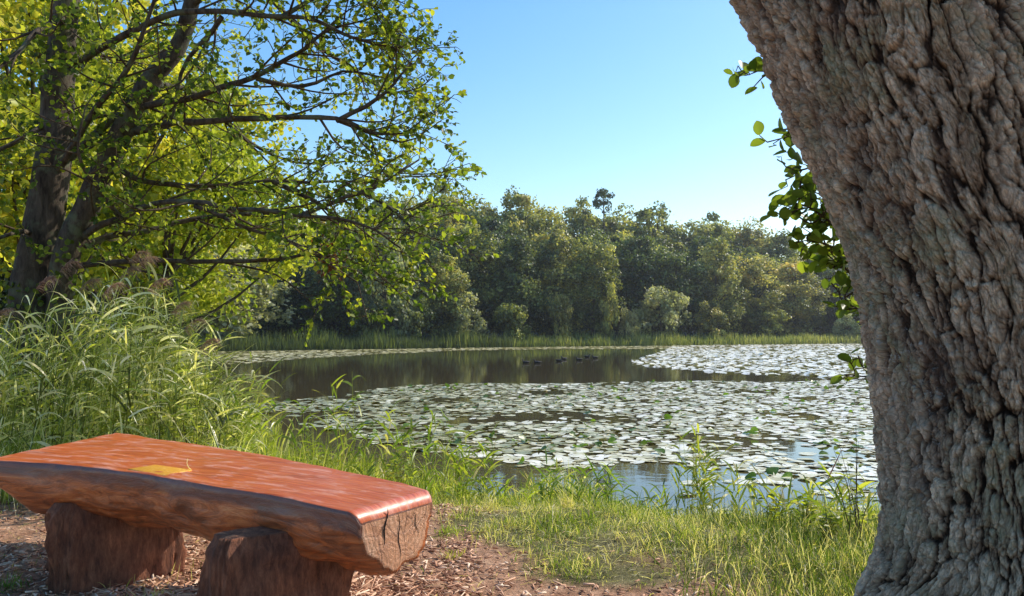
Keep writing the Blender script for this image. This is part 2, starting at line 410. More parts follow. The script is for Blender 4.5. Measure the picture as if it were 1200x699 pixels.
# ------------------------------------------------------------------ log bench
def benchmats():
    m, N, L, out = newmat('varnished_red_wood')
    bc = N('Attribute', attribute_name='bc').outputs['Vector']       # along, across, down (metres)
    zone = N('Attribute', attribute_name='zone').outputs['Fac']      # 0 top, 1 side, 2 end
    def mapped(s):
        mp = N('Mapping'); mp.inputs['Scale'].default_value = s; L(bc, mp.inputs[0]); return mp.outputs[0]
    g1 = noise(N, L, mapped((.5, 20, 3)), 2.6, 10, .75, .1)
    g2 = noise(N, L, mapped((2.2, 26, 6)), 5, 5, .6, .2)
    top = ramp_out(N, L, g1, [(.32, (.20, .030, .010)), (.43, (.46, .075, .018)), (.55, (.62, .125, .028)), (.68, (.66, .22, .07))])
    w1 = noise(N, L, mapped((1.5, 5, 1)), 3, 6, .7, .5)
    kn = noise(N, L, mapped((1.4, 5, 2)), 1.7, 5, .7, .3)
    top = mixc(N, L, ramp_out(N, L, kn, [(.56, (0, 0, 0)), (.74, (.75, .75, .75))]), top, (.16, .022, .010))
    worn = mixc(N, L, 1, ramp_out(N, L, w1, [(.50, (0, 0, 0)), (.66, (.8, .8, .8))]), ramp_out(N, L, g2, [(.35, (.2, .2, .2)), (.6, (1, 1, 1))]), 'MULTIPLY')
    top = mixc(N, L, worn, top, (.75, .45, .36))
    s1 = noise(N, L, mapped((1.6, 6, 7)), 3, 8, .7, 1.0)
    side = ramp_out(N, L, s1, [(.25, (.06, .018, .009)), (.42, (.30, .085, .030)), (.55, (.58, .155, .045)), (.70, (.82, .30, .10)), (.88, (.78, .42, .22))])
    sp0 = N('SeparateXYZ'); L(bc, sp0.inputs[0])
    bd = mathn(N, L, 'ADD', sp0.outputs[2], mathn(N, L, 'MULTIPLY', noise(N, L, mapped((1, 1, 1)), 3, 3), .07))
    side = mixc(N, L, ramp_out(N, L, mathn(N, L, 'ADD', bd, .5), [(.465, (0, 0, 0)), (.485, (.8, .8, .8))]), side, (.15, .055, .04))  # dark band below the top edge: its shadow painted into the side colour
    # end grain rings
    sp = N('SeparateXYZ'); L(bc, sp.inputs[0])
    dx = mathn(N, L, 'ADD', sp.outputs[1], -.27); dz = mathn(N, L, 'ADD', sp.outputs[2], .02)
    dist = mathn(N, L, 'SQRT', mathn(N, L, 'ADD', mathn(N, L, 'MULTIPLY', dx, dx), mathn(N, L, 'MULTIPLY', dz, dz)))
    nz = noise(N, L, bc, 7, 3)
    rr = mathn(N, L, 'SINE', mathn(N, L, 'MULTIPLY', mathn(N, L, 'ADD', dist, mathn(N, L, 'MULTIPLY', nz, .05)), 260))
    e1 = noise(N, L, bc, 9, 7, .75)
    end = ramp_out(N, L, e1, [(.25, (.50, .21, .12)), (.5, (.74, .36, .20)), (.8, (.88, .54, .36))])
    end = mixc(N, L, .45, end, ramp_out(N, L, mathn(N, L, 'MULTIPLY_ADD', rr, .5, .5), [(0, (.5, .45, .42)), (1, (1.1, 1.1, 1.1))]), 'MULTIPLY')
    v = N('TexVoronoi', feature='DISTANCE_TO_EDGE'); v.inputs['Scale'].default_value = 5
    mp = N('Mapping'); mp.inputs['Scale'].default_value = (.2, 2.2, .7); L(bc, mp.inputs[0]); L(mp.outputs[0], v.inputs['Vector'])
    crk = ramp_out(N, L, v.outputs['Distance'], [(0, (.25, .2, .2)), (.025, (1, 1, 1))])
    end = mixc(N, L, .8, end, crk, 'MULTIPLY')
    isend = mathn(N, L, 'GREATER_THAN', zone, 1.5)
    iside = mathn(N, L, 'SMOOTH_MIN', zone, 1.0, .05)
    sz = ramp_out(N, L, mathn(N, L, 'MULTIPLY_ADD', s1, .5, mathn(N, L, 'ADD', zone, -.25)), [(.42, (0, 0, 0)), (.58, (1, 1, 1))])
    c = mixc(N, L, sz, top, side); c = mixc(N, L, isend, c, end)
    p = N('BsdfPrincipled'); L(c, p.inputs['Base Color'])
    L(ramp_out(N, L, worn, [(0, (.36, .36, .36)), (1, (.62, .62, .62))]), p.inputs['Roughness'])
    L(ramp_out(N, L, zone, [(.5, (.10, .10, .10)), (1, (.3, .3, .3))]), p.inputs['Coat Weight'])
    p.inputs['Coat Roughness'].default_value = .22
    b = N('Bump'); b.inputs['Distance'].default_value = .012
    L(ramp_out(N, L, zone, [(0, (.04, .04, .04)), (1, (.9, .9, .9))]), b.inputs['Strength'])
    L(mathn(N, L, 'ADD', s1, mathn(N, L, 'MULTIPLY', g2, .4)), b.inputs['Height']); L(b.outputs[0], p.inputs['Normal'])
    L(p.outputs[0], out.inputs[0])
    m2, N, L, out = newmat('rough_stump_wood')
    bc = N('TexCoord').outputs['Object']
    mp = N('Mapping'); mp.inputs['Scale'].default_value = (6, 6, 1.6); L(bc, mp.inputs[0])
    f = noise(N, L, mp.outputs[0], 6, 12, .8, .3); f2 = noise(N, L, bc, 6, 4)
    c = ramp_out(N, L, f, [(.28, (.05, .020, .012)), (.46, (.28, .10, .05)), (.62, (.55, .22, .11)), (.8, (.72, .38, .21))])
    c = mixc(N, L, .7, c, ramp_out(N, L, f2, [(.35, (.5, .5, .55)), (.65, (1.25, 1.15, 1.1))]), 'MULTIPLY')
    p = N('BsdfPrincipled'); p.inputs['Roughness'].default_value = .75; L(c, p.inputs['Base Color'])
    b = N('Bump'); b.inputs['Strength'].default_value = 1; b.inputs['Distance'].default_value = .03
    L(f, b.inputs['Height']); L(b.outputs[0], p.inputs['Normal']); L(p.outputs[0], out.inputs[0])
    return m, m2
M['benchwood'], M['stump'] = benchmats()

TOPZ = 1.30
def bench():
    root = empty('log_bench', (-1.4, 3.9, gz(-1.4, 3.9)))
    tag(root, 'long varnished red log bench with flat top on two rough stump legs beside the lake', 'bench')
    Fp = np.array([on_z(*p, TOPZ) for p in [(408, 600), (330, 583), (240, 568), (170, 556.3), (100, 547), (40, 542), (-18, 539)]])
    Bp = np.array([on_z(*p, TOPZ) for p in [(501, 574), (430, 557), (350, 541), (260, 525), (200, 516.5), (147, 508.5), (136, 507.5)]])
    NS, NT, NC = 240, 40, 90
    Fc, Bc = spline(Fp, NS), spline(Bp, NS)
    off = np.array(root.location)
    axd = unit((Fp[-1] - Fp[0] + Bp[-1] - Bp[0]))
    s = np.linspace(0, 1, NS)
    T = .255 + .05 * smooth(.15, .4, s) + .015 * np.sin(s * 9) + .02 * np.sin(s * 23 + 1); T *= 1 - .35 * smooth(.88, 1, s)
    T *= 1 - .05 * smooth(.06, 0, s)
    rows = []; zones = []; bcs = []
    al = np.concatenate([[0], np.cumsum(np.linalg.norm(np.diff((Fc + Bc) / 2, axis=0), axis=1))])
    for k in range(NS):
        F, B = Fc[k], Bc[k]; wv = B - F; wl = np.linalg.norm(wv); wd = wv / wl
        inset = .010
        t = np.linspace(0, 1, NT)
        top = F + wd * (inset + (wl - 2 * inset) * t)[:, None]
        tz = .006 * perlin(xyz(al[k] * 3, t * wl * 6)) + .002 * perlin(xyz(al[k] * 9, t * wl * 25)); top[:, 2] += tz
        ph = np.linspace(0, np.pi, NC)
        # belly from the back edge round to the front edge
        cx = np.sign(np.cos(ph)) * np.abs(np.cos(ph)) ** (.72 + .25 * smooth(.16, 0, s[k]))
        u = .5 + .5 * cx * (1 + .05 * np.sin(ph) ** .5)
        dz = T[k] * np.sin(ph) ** (.80 + .12 * smooth(.16, 0, s[k]))
        nzv = .022 * fbm(xyz(np.full(NC, al[k] * 2.1), ph * 1.6, 4.), 3) + .006 * fbm(xyz(np.full(NC, al[k] * 3), ph * 9, 1.), 3)
        edge = np.sin(ph) ** .5
        rad = np.stack([np.outer(cx, wd)[:, 0], np.outer(cx, wd)[:, 1], -np.sin(ph)], -1)
        bel = F + wd * (wl * u)[:, None] + rad * (nzv * edge * 1.6)[:, None]
        bel[:, 2] -= dz + .004
        rows.append(np.vstack([top, bel])); zones.append(np.concatenate([np.zeros(NT), np.ones(NC)]))
        bcs.append(np.stack([np.full(NT + NC, al[k]), np.concatenate([inset + (wl - 2 * inset) * t, wl * u]), np.concatenate([0 * t, -dz])], -1))
    V = np.array(rows); Zn = np.array(zones); BC = np.array(bcs)
    # saw-cut ends: shrink a few rings to round the arris, then close
    n = NT + NC
    def endrings(k, dirv):
        outV = []; outB = []
        c = V[k].mean(0)
        for e, sc in ((.010, .985), (.030, .95), (.042, .92)):
            v = c + (V[k] - c) * sc + dirv * e
            v[:, 2] -= [.002, .012, .028][[.010, .030, .042].index(e)] * smooth(-.12, -.02, V[k][:, 2] - TOPZ)
            outV.append(v); outB.append(BC[k])
        # interior grid of the face
        for sc in (.85, .7, .5, .3, .12, .01):
            v0 = c + (V[k] - c) * .92; v0[:, 2] -= .028 * smooth(-.12, -.02, V[k][:, 2] - TOPZ)
            c0 = v0.mean(0); v = c0 + (v0 - c0) * sc + dirv * (.042 + .004 * perlin(V[k] * 9 * sc)[:, None])
            outV.append(v); bcm = BC[k].mean(0); outB.append(bcm + (BC[k] - bcm) * sc)
        return outV, outB
    e0V, e0B = endrings(0, -axd); e1V, e1B = endrings(NS - 1, axd)
    allV = np.array(e0V[::-1] + list(V) + e1V); allB = np.array(e0B[::-1] + list(BC) + e1B)
    allZ = np.array([np.full(n, 2.)] * 6 + [Zn[0]] * 3 + list(Zn) + [Zn[-1]] * 3 + [np.full(n, 2.)] * 6)
    nr = len(allV)
    i, j = np.meshgrid(np.arange(nr - 1), np.arange(n), indexing='ij')
    q = np.stack([i * n + j, i * n + (j + 1) % n, (i + 1) * n + (j + 1) % n, (i + 1) * n + j], -1).reshape(-1, 4)
    mk('seat', allV.reshape(-1, 3) - off, [q], M['benchwood'], root, {'bc': allB.reshape(-1, 3), 'zone': allZ.ravel()}, True)
    seat = root.children[0]
    # cracks in the end face: thin dark wedges
    fx = (Bp[0] - Fp[0]); fw = np.linalg.norm(fx); fxd = fx / fw
    mb = MB()
    for (u0, z0, u1, z1, wd) in [(.36, .018, .31, -.12, .0026), (.50, -.02, .52, -.19, .0012), (.70, -.03, .76, -.12, .0010)]:
        P = []
        for t in np.linspace(0, 1, 9):
            P.append(Fp[0] + fxd * fw * (u0 + (u1 - u0) * t + .012 * math.sin(t * 9)) + np.array([0, 0, z0 + (z1 - z0) * t]) - axd * .044 - off - np.array([0, 0, .03]))
        P = np.array(P); r = wd * np.sin(np.linspace(.25, np.pi, 9)) + .0004
        mb.tube(P, r, 5)
    m, N, L, out = newmat('crack_dark'); p = N('BsdfPrincipled'); p.inputs['Base Color'].default_value = (.02, .012, .01, 1); p.inputs['Roughness'].default_value = 1; L(p.outputs[0], out.inputs[0])
    mb.build('crack', m, seat)
    # little yellow plate
    cs = np.array([on_z(*p, TOPZ + .002) for p in [(150, 550), (182, 545), (225, 551), (193, 557.5)]])
    m, N, L, out = newmat('yellow_plate'); p = N('BsdfPrincipled')
    g = N('TexCoord').outputs['Object']
    f = noise(N, L, g, 60, 4, .7)
    vv = N('TexVoronoi'); vv.inputs['Scale'].default_value = 90; L(g, vv.inputs['Vector'])
    L(mixc(N, L, ramp_out(N, L, vv.outputs['Distance'], [(.25, (.5, .5, .5)), (.5, (0, 0, 0))]), ramp_out(N, L, f, [(.35, (.70, .30, .02)), (.6, (.85, .42, .05)), (.75, (.85, .6, .3))]), (.5, .17, .03)), p.inputs['Base Color'])
    p.inputs['Roughness'].default_value = .35; L(p.outputs[0], out.inputs[0])
    c = cs.mean(0)
    ins = c + (cs - c) * .95; ins[:, 2] += .002
    lo = cs.copy(); lo[:, 2] -= .012
    Vp = np.vstack([lo, cs, ins]) - off
    Fq = [(i, (i + 1) % 4, 4 + (i + 1) % 4, 4 + i) for i in range(4)] + [(4 + i, 4 + (i + 1) % 4, 8 + (i + 1) % 4, 8 + i) for i in range(4)] + [(8, 9, 10, 11)]
    pl = mk('plaque', Vp, [Fq], m, seat); tag(pl, 'small yellow engraved plate set in the seat')
    # legs: thick split-log planks set across the bench
    def leg(px, py, topdepth, ln, th, rot, seed, taper, dtop):
        g0 = at(px, py, topdepth); c = g0[:2]
        zb = gz(*c) - .05; zt = TOPZ - dtop
        a = np.array([math.cos(rot), math.sin(rot)]); b = np.array([-a[1], a[0]])
        nz_, na = 44, 130
        ang = np.linspace(0, 2 * np.pi, na, endpoint=False)
        ca = np.sign(np.cos(ang)) * np.abs(np.cos(ang)) ** .28; sa = np.sign(np.sin(ang)) * np.abs(np.sin(ang)) ** .28
        ctr = np.array([c[0], c[1], (zb + zt) / 2])
        rows = []
        for k in range(nz_):
            f = k / (nz_ - 1); z = zb + (zt - zb) * f
            rd = 1 - .22 * smooth(.84, 1, f) ** 1.5; l2 = ln / 2 * (1 + taper * (1 - f)) * (1 - (1 - rd) * .5); t2 = th / 2 * (1 + .12 * (1 - f)) * rd
            xy = ca[:, None] * a * l2 + sa[:, None] * b * t2
            nn = .016 * fbm(np.stack([ca * 2.2 + seed, sa * 2.2, np.full(na, z * 3)], -1), 3) + .008 * fbm(np.stack([ca * 9 + seed, sa * 9, np.full(na, z * 2)], -1), 3)
            nn = nn - .010 * smooth(.05, 0, np.abs(perlin(np.stack([ca * 4 + seed, sa * 4, np.full(na, z * 1.5)], -1), 5)))
            xy = xy * (1 + nn / th * 1.6)[:, None]
            rows.append(np.column_stack([c[0] + xy[:, 0], c[1] + xy[:, 1], np.full(na, z)]) - ctr)
        V = np.array(rows).reshape(-1, 3)
        i, j = np.meshgrid(np.arange(nz_ - 1), np.arange(na), indexing='ij')
        q = np.stack([i * na + j, i * na + (j + 1) % na, (i + 1) * na + (j + 1) % na, (i + 1) * na + j], -1).reshape(-1, 4)
        cap = np.arange((nz_ - 1) * na, nz_ * na)[None]
        mk('leg', V, [q, cap], M['stump'], root, None, True, loc=ctr - off)
    wdir = math.atan2(*(Bp[2] - Fp[2])[[1, 0]])
    leg(328, 640, 3.36, .52, .20, math.radians(33), 3.1, .04, .13)
    leg(138, 630, 4.30, .58, .15, math.radians(40), 9.4, .02, .19)
    return root
bench()
# dry stalk lying by the plate
mb = MB()
P = np.array([on_z(224, 550.5, TOPZ + .004), on_z(221, 548, TOPZ + .012), at(219, 543, 4.02), at(220, 538, 4.03)])
mb.tube(spline(P, 9), .0016, 4, tint=.95)
tag(mb.build('dry_stalk', M['reed']), 'thin pale dry stalk lying bent at the corner of the yellow plate on the bench', 'stalk')

# ------------------------------------------------------------------ old trunk on the right
TRK = np.array([  # z, cx, cy, r
    (.55, 1.87, 3.15, .64), (.80, 1.875, 3.13, .59), (.97, 1.88, 3.12, .56), (1.2, 1.91, 3.1, .53), (1.59, 1.92, 3.1, .52), (1.9, 1.88, 3.1, .52), (2.2, 1.815, 3.1, .52),
    (2.5, 1.69, 3.1, .53), (2.83, 1.56, 3.1, .55), (3.14, 1.445, 3.1, .57), (3.6, 1.22, 3.1, .58), (4.2, 1.05, 3.1, .55), (5.0, .95, 3.15, .48)])
def old_tree():
    root = empty('old_tree', (1.84, 3.15, gz(1.84, 3.15)))
    tag(root, 'huge leaning old tree trunk with deeply furrowed grey brown bark at the lake edge', 'tree')
    off = np.array(root.location)
    zz = np.concatenate([np.arange(.55, 3.35, .0044), np.arange(3.35, 5.0, .02)])
    th = np.concatenate([np.linspace(math.radians(-205), math.radians(-25), 640, endpoint=False), np.linspace(math.radians(-25), math.radians(155), 110, endpoint=False)])
    ZZ, TH = np.meshgrid(zz, th, indexing='ij')
    S = spline(TRK, 400); o = np.argsort(S[:, 0]); S = S[o]
    cx, cy, r = (np.interp(ZZ, S[:, 0], S[:, k]) for k in (1, 2, 3))
    c3 = np.stack([np.cos(TH) * .52, np.sin(TH) * .52, ZZ], -1).reshape(-1, 3)
    zf, tf = ZZ.ravel(), TH.ravel()
    # big form: flutes, burr, seam
    big = .035 * perlin(c3 * [2.2, 2.2, .7], 3) + .03 * perlin(c3 * [4.5, 4.5, 1.6], 5)
    seam_th = math.radians(-116) + .10 * np.sin(zf * 2.2) + .13 * (zf - 2.3)
    dth = np.angle(np.exp(1j * (tf - seam_th)))
    sm_ = smooth(1.3, 2.1, zf)
    big = big - .075 * np.exp(-(dth / .10) ** 2) * sm_ + .045 * np.exp(-((dth - .35) / .25) ** 2) * sm_ + .03 * np.exp(-((dth + .3) / .2) ** 2) * sm_
    root_fl = smooth(1.15, .6, zf) * (.04 * np.sin(tf * 5 + 1.0) + .03 * np.sin(tf * 9))
    big = big + root_fl
    # bark plates
    wp = np.stack([perlin(c3 * [3, 3, 2.4], 21), perlin(c3 * [3, 3, 2.4], 31), perlin(c3 * [3, 3, 1.5], 41)], -1) * [.075, .075, .10]
    wp += np.stack([perlin(c3 * 11, 22), perlin(c3 * 11, 32), perlin(c3 * 11, 42)], -1) * [.012, .012, .03]
    q3 = (c3 + wp)
    f1, f2, idv = worley(q3 * [21, 21, 3.6], 1)
    g = smooth(0.0, .15, f2 - f1)
    a1, a2, id2 = worley(q3 * [46, 46, 20] + 5, 2)
    g2 = smooth(0, .13, a2 - a1) * (.6 + .4 * id2)
    rid = 1 - np.abs(perlin(q3 * [13, 13, 2.2], 61)) * 2
    fine = fbm(c3 * [70, 70, 26], 3, 71)
    b1, b2, id3 = worley((c3 + wp * 1.6) * [10, 10, 1.7] + 3, 3)
    gb = smooth(0, .17, b2 - b1)
    lowz = smooth(1.7, 1.0, zf)
    med = fbm(q3 * [34, 34, 8], 3, 81); crk = smooth(.0, .10, np.abs(perlin(q3 * [26, 26, 7], 91))) ; crk2 = smooth(0, .14, np.abs(perlin(q3 * [16, 16, 22] + wp * 20, 95)))
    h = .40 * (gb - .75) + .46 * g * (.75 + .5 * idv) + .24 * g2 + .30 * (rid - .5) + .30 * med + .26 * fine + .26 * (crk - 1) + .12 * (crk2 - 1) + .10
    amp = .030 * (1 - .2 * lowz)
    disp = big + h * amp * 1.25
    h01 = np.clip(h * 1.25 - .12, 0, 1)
    rr = r.ravel() + disp - .01
    V = np.stack([cx.ravel() + rr * np.cos(tf), cy.ravel() + rr * np.sin(tf), zf + .02 * perlin(c3 * 3)], -1) - off
    n = len(th); i, j = np.meshgrid(np.arange(len(zz) - 1), np.arange(n), indexing='ij')
    q = np.stack([i * n + j, i * n + (j + 1) % n, (i + 1) * n + (j + 1) % n, (i + 1) * n + j], -1).reshape(-1, 4)
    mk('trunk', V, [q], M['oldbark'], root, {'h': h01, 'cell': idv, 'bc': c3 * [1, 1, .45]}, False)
    # limbs above the frame and a crown
    lm = MB(); tips = []
    rng = np.random.default_rng(5)
    for az, le in [(200, 3.4), (140, 3.0), (80, 3.2), (20, 3.4), (300, 3.2), (250, 2.8)]:
        d = np.array([math.cos(math.radians(az)), math.sin(math.radians(az)), 0])
        p0 = np.array([.96, 3.14, 4.75])
        P = spline([p0, p0 + d * .5 + [0, 0, .9], p0 + d * le * .55 + [0, 0, 2.4], p0 + d * le + [0, 0, 3.8]], 14) - off
        lm.tube(P, np.linspace(.22, .04, 14), 8, h=.5, cell=.5); 
        for k in range(5, 14, 2):
            for _ in range(2):
                e = P[k] + unit(rng.normal(size=3) + [0, 0, .5]) * rng.uniform(.7, 1.5); tips.append(e)
                lm.tube(spline([P[k], (P[k] + e) / 2 + rng.normal(size=3) * .1, e], 5), np.linspace(.03, .008, 5), 4, h=.5, cell=.5)
    lm.build('limb', M['bark'], root, True)
    tips = np.array(tips); n = 9000
    Pq = tips[rng.integers(0, len(tips), n)] + rng.normal(size=(n, 3)) * .38
    D = unit(rng.normal(size=(n, 3)) + [0, 0, -.4]); Nn = unit(rng.normal(size=(n, 3)) * .6 + [0, 0, 1])
    V, q = leaves(Pq, D, Nn, rng.uniform(.07, .12, n), 'oval')
    mk('crown', V, [q], M['alder_leaf'], root, {'tint': np.repeat(rng.uniform(0, .8, n), 6)})
old_tree()

# ------------------------------------------------------------------ alder on the left bank
def grow(limbs, off, rng, l2_step=.30, l2_len=(.5, 1.3), tw_step=.11, tw_len=(.12, .34), leaf_step=.034, leafsize=(.045, .075), start=.12, up=.12, leafkind='round', skip=0, seg=7, l2f=1.0):
    """limbs: list of (points, r0, r1). returns wood mesh builders and leaf arrays"""
    limb_mb = [];  tw = MB(); LP, LD, LT = [], [], []
    for (W, r0, r1, leafy) in limbs:
        ln = np.linalg.norm(np.diff(np.asarray(W), axis=0), axis=1).sum(); n = max(8, int(ln / .12))
        P = spline(W, n); P = P + .03 * np.stack([perlin(P * 1.7, 1), perlin(P * 1.7, 2), perlin(P * 1.7, 3)], -1) * np.linspace(0, 1, n)[:, None] ** .3 * 2
        r = np.linspace(r0, r1, n) * (1 + .12 * perlin(P * 6, 8))
        mb = MB(); mb.tube(P - off, r, seg if r0 < .08 else 14); limb_mb.append(mb)
        if not leafy: continue
        T = unit(np.gradient(P, axis=0)); s = ln * start; side = 1
        while s < ln:
            k = min(n - 1, int(s / ln * n)); f = s / ln; side = -side
            t = T[k]; pr = unit(np.cross(t, [0, 0, 1]) + rng.normal(size=3) * .45) * side
            d = unit(t * rng.uniform(.5, 1.1) + pr + np.array([0, 0, up * rng.uniform(-1, 2.2)]))
            le = rng.uniform(*l2_len) * (1 - .30 * f) * l2f
            m = 7; e = P[k] + d * le + np.array([0, 0, rng.uniform(-.15, .2) * le])
            mid = P[k] + d * le * .5 + rng.normal(size=3) * .09 * le
            Q = spline([P[k], mid, e], m)
            tw.tube(Q - off, np.linspace(min(.014, r[k] * .6), .004, m), 4)
            Tq = unit(np.gradient(Q, axis=0)); s2 = min(.1, le * .3); sd2 = 1
            while s2 < le:
                kk = min(m - 1, int(s2 / le * m)); base = Q[kk] + (Q[min(kk + 1, m - 1)] - Q[kk]) * (s2 / le * m - kk); sd2 = -sd2
                d3 = unit(Tq[kk] * .8 + unit(np.cross(Tq[kk], rng.normal(size=3))) * .9 * sd2 + rng.normal(size=3) * .2 + [0, 0, .1])
                l3 = rng.uniform(*tw_len) * (1 - .3 * s2 / le)
                e3 = base + d3 * l3
                tw.tube(np.array([base, (base + e3) / 2 + rng.normal(size=3) * .012, e3]) - off, np.array([.0035, .0028, .0018]), 3)
                nl = max(2, int(l3 / leaf_step)); u = np.linspace(.2, 1, nl)
                if rng.random() > skip:
                    LP.append(base + d3 * (l3 * u)[:, None]); dd = unit(np.cross(d3, rng.normal(size=(nl, 3)))) * .9 + d3 * .6 + [0, 0, -.25]
                    LD.append(dd); LT.append(np.clip(np.full(nl, rng.uniform(.1, .75)) + rng.normal(size=nl) * .15, 0, 1))
                s2 += tw_step * rng.uniform(.7, 1.4)
            s += l2_step * rng.uniform(.6, 1.4) * (1.2 - .78 * f)
    LP = np.concatenate(LP); LD = unit(np.concatenate(LD)); LT = np.concatenate(LT); n = len(LP)
    Nn = unit(rng.normal(size=(n, 3)) * .55 + [0, 0, 1])
    S = rng.uniform(*leafsize, n)
    V, q = leaves(LP - off, LD, Nn, S, leafkind)
    return limb_mb, tw, V, q, np.repeat(LT, len(V) // n)

def alder():
    rng = np.random.default_rng(11)
    D0 = 9.0
    b = at(45, 350, D0); base = np.array([b[0], D0, gz(b[0], D0)])
    root = empty('alder_tree', base)
    tag(root, 'twin trunked alder with long drooping leafy boughs reaching out over the lake from left bank', 'tree')
    a = at
    def W(*pts): return [a(px, py, d) for px, py, d in pts]
    T = []
    T.append((np.array([base + [-.05, 0, -.1], *W((40, 340, 9), (58, 230, 9), (68, 110, 9.05), (78, 0, 9.1), (84, -120, 9.2)), a(100, -300, 9.4), a(95, -480, 9.6)]), .24, .05, False))
    T.append((np.array([base + [.25, -.05, -.1], *W((72, 330, 8.9), (105, 235, 8.8), (136, 165, 8.7), (172, 98, 8.6), (208, 50, 8.6), (224, -5, 8.6), (240, -110, 8.7)), a(280, -280, 8.8), a(290, -400, 9)]), .15, .04, False))
    Lb = []
    def limb(r0, *pts): Lb.append((np.array(W(*pts)), r0, .008, True))
    limb(.042, (72, 300, 8.9), (105, 272, 8.8), (140, 255, 8.6), (180, 241, 8.3), (270, 243, 7.8), (350, 254, 7.5), (430, 262, 7.4), (470, 285, 7.4))
    limb(.040, (78, 296, 8.9), (130, 277, 9.1), (180, 268, 9.3), (270, 250, 9.7), (345, 250, 10), (400, 258, 10.2), (470, 250, 10.4), (505, 235, 10.5))
    limb(.034, (80, 312, 8.9), (150, 305, 8.8), (250, 303, 8.6), (330, 303, 8.5), (372, 295, 8.5), (400, 310, 8.5))
    limb(.050, (145, 158, 8.7), (180, 149, 8.6), (215, 144, 8.5), (300, 141, 8.2), (395, 142, 8), (440, 152, 8), (475, 155, 8))
    limb(.045, (82, 185, 9), (140, 135, 8.7), (220, 115, 8.3), (290, 92, 8), (345, 65, 7.8), (380, 40, 7.8), (440, 20, 7.8))
    limb(.045, (86, 78, 9.05), (130, 50, 8.8), (200, 17, 8.4), (265, 12, 8), (360, 24, 7.8), (420, 45, 7.7), (460, 60, 7.7))
    limb(.034, (128, 190, 8.75), (170, 214, 8.8), (240, 217, 9), (320, 213, 9.2), (400, 212, 9.5), (500, 205, 9.8))
    limb(.038, (60, 215, 9), (100, 145, 8.6), (150, 78, 8.2), (175, 20, 8), (200, -60, 8), (230, -120, 8))
    limb(.025, (260, 20, 8.0), (214, 85, 8.3), (198, 140, 8.5), (180, 180, 8.6))
    limb(.022, (228, 242, 8), (280, 262, 8), (325, 275, 8), (365, 290, 8), (420, 330, 8))
    limb(.040, (80, 20, 9.1), (55, 30, 8.6), (20, 60, 8), (-30, 100, 7.6))
    limb(.035, (66, 140, 9.05), (30, 160, 8.7), (-20, 190, 8.4), (-70, 230, 8.2))
    limb(.030, (45, 280, 9), (20, 270, 8.6), (-15, 285, 8.2), (-60, 320, 8))
    limb(.040, (220, 10, 8.6), (280, -40, 8.3), (350, -60, 8), (410, -20, 7.8), (445, 20, 7.7))
    limb(.040, (232, -60, 8.65), (310, -110, 8.3), (380, -110, 8), (430, -50, 8))
    limb(.040, (224, -5, 8.6), (300, -10, 9.2), (380, 60, 9.8), (440, 100, 10), (490, 110, 10.2))
    limb(.035, (170, 100, 8.6), (230, 110, 9.5), (300, 170, 10.2), (360, 190, 10.6), (440, 190, 10.8))
    limb(.035, (82, -40, 9.1), (40, -70, 9.5), (0, -60, 10), (-60, -40, 10.4))
    limb(.040, (90, -150, 9.2), (170, -200, 9), (260, -230, 8.8), (360, -210, 8.6))
    limb(.040, (92, -200, 9.2), (20, -260, 9), (-60, -270, 8.8), (-120, -220, 8.6))
    limb(.035, (95, -260, 9.3), (60, -330, 10.3), (100, -360, 11.2), (150, -330, 12))
    limb(.035, (260, -200, 8.7), (300, -290, 9.4), (370, -320, 10.2), (430, -280, 10.8))
    limb(.035, (82, -100, 9.2), (110, -130, 10.2), (160, -120, 11.2), (210, -60, 12))
    limb(.030, (76, 60, 9.1), (110, 70, 10), (180, 60, 11), (250, 50, 11.6))
    limb(.030, (320, 213, 9.2), (370, 235, 9.1), (420, 285, 9), (440, 330, 9))
    limb(.026, (395, 142, 8), (430, 120, 7.8), (460, 105, 7.7), (485, 80, 7.7))
    limb(.026, (400, 212, 9.5), (440, 235, 9.2), (480, 262, 9), (500, 290, 9))
    limb(.024, (300, 92, 8.0), (350, 100, 8.2), (400, 85, 8.4), (450, 95, 8.5))
    limb(.024, (330, 20, 7.9), (380, -5, 8), (430, 5, 8.1), (465, 35, 8.2))
    limb(.022, (350, 254, 7.5), (400, 235, 7.6), (450, 215, 7.8), (490, 190, 8))
    limb(.026, (140, 255, 8.6), (110, 215, 8.2), (90, 170, 7.9), (100, 120, 7.8))
    mbs, tw, V, q, tt = grow(T + Lb, base, rng, l2_step=.20, tw_step=.085, leaf_step=.028, tw_len=(.12, .36), leafsize=(.040, .068), skip=.20, l2f=.92)
    for k, mb in enumerate(mbs):
        mb.build('trunk' if k < 2 else 'bough', M['bark'], root, True)
    tw.build('branchwork', M['twig'], root)
    mk('foliage', V, [q], M['alder_leaf'], root, {'tint': tt})
    print('alder leaves', len(q) // 2)
    # ivy-like shoots on the trunks
    n = 4200; f = rng.random(n); tr = T[0][0]; P = spline(tr, 200)[(f * 120).astype(int)]
    tr2 = spline(T[1][0], 200)[(rng.random(1500) * 80).astype(int)]
    P = np.vstack([P, tr2]); n = len(P)
    dirs = unit(rng.normal(size=(n, 3)) * [1, 1, .3]); P = P + dirs * rng.uniform(.2, .55, n)[:, None] - base
    V, q = leaves(P, unit(rng.normal(size=(n, 3)) + [0, 0, -.8]), unit(dirs + rng.normal(size=(n, 3)) * .5), rng.uniform(.05, .085, n), 'round')
    k = perlin((P + base) * 1.4, 4) > .12
    kk = np.repeat(k, 6); q = q[np.repeat([0, 0], 1).size * 0:]
    idx = np.where(kk)[0]; remap = -np.ones(len(V), int); remap[idx] = np.arange(len(idx))
    q = q[kk[q[:, 0]]]
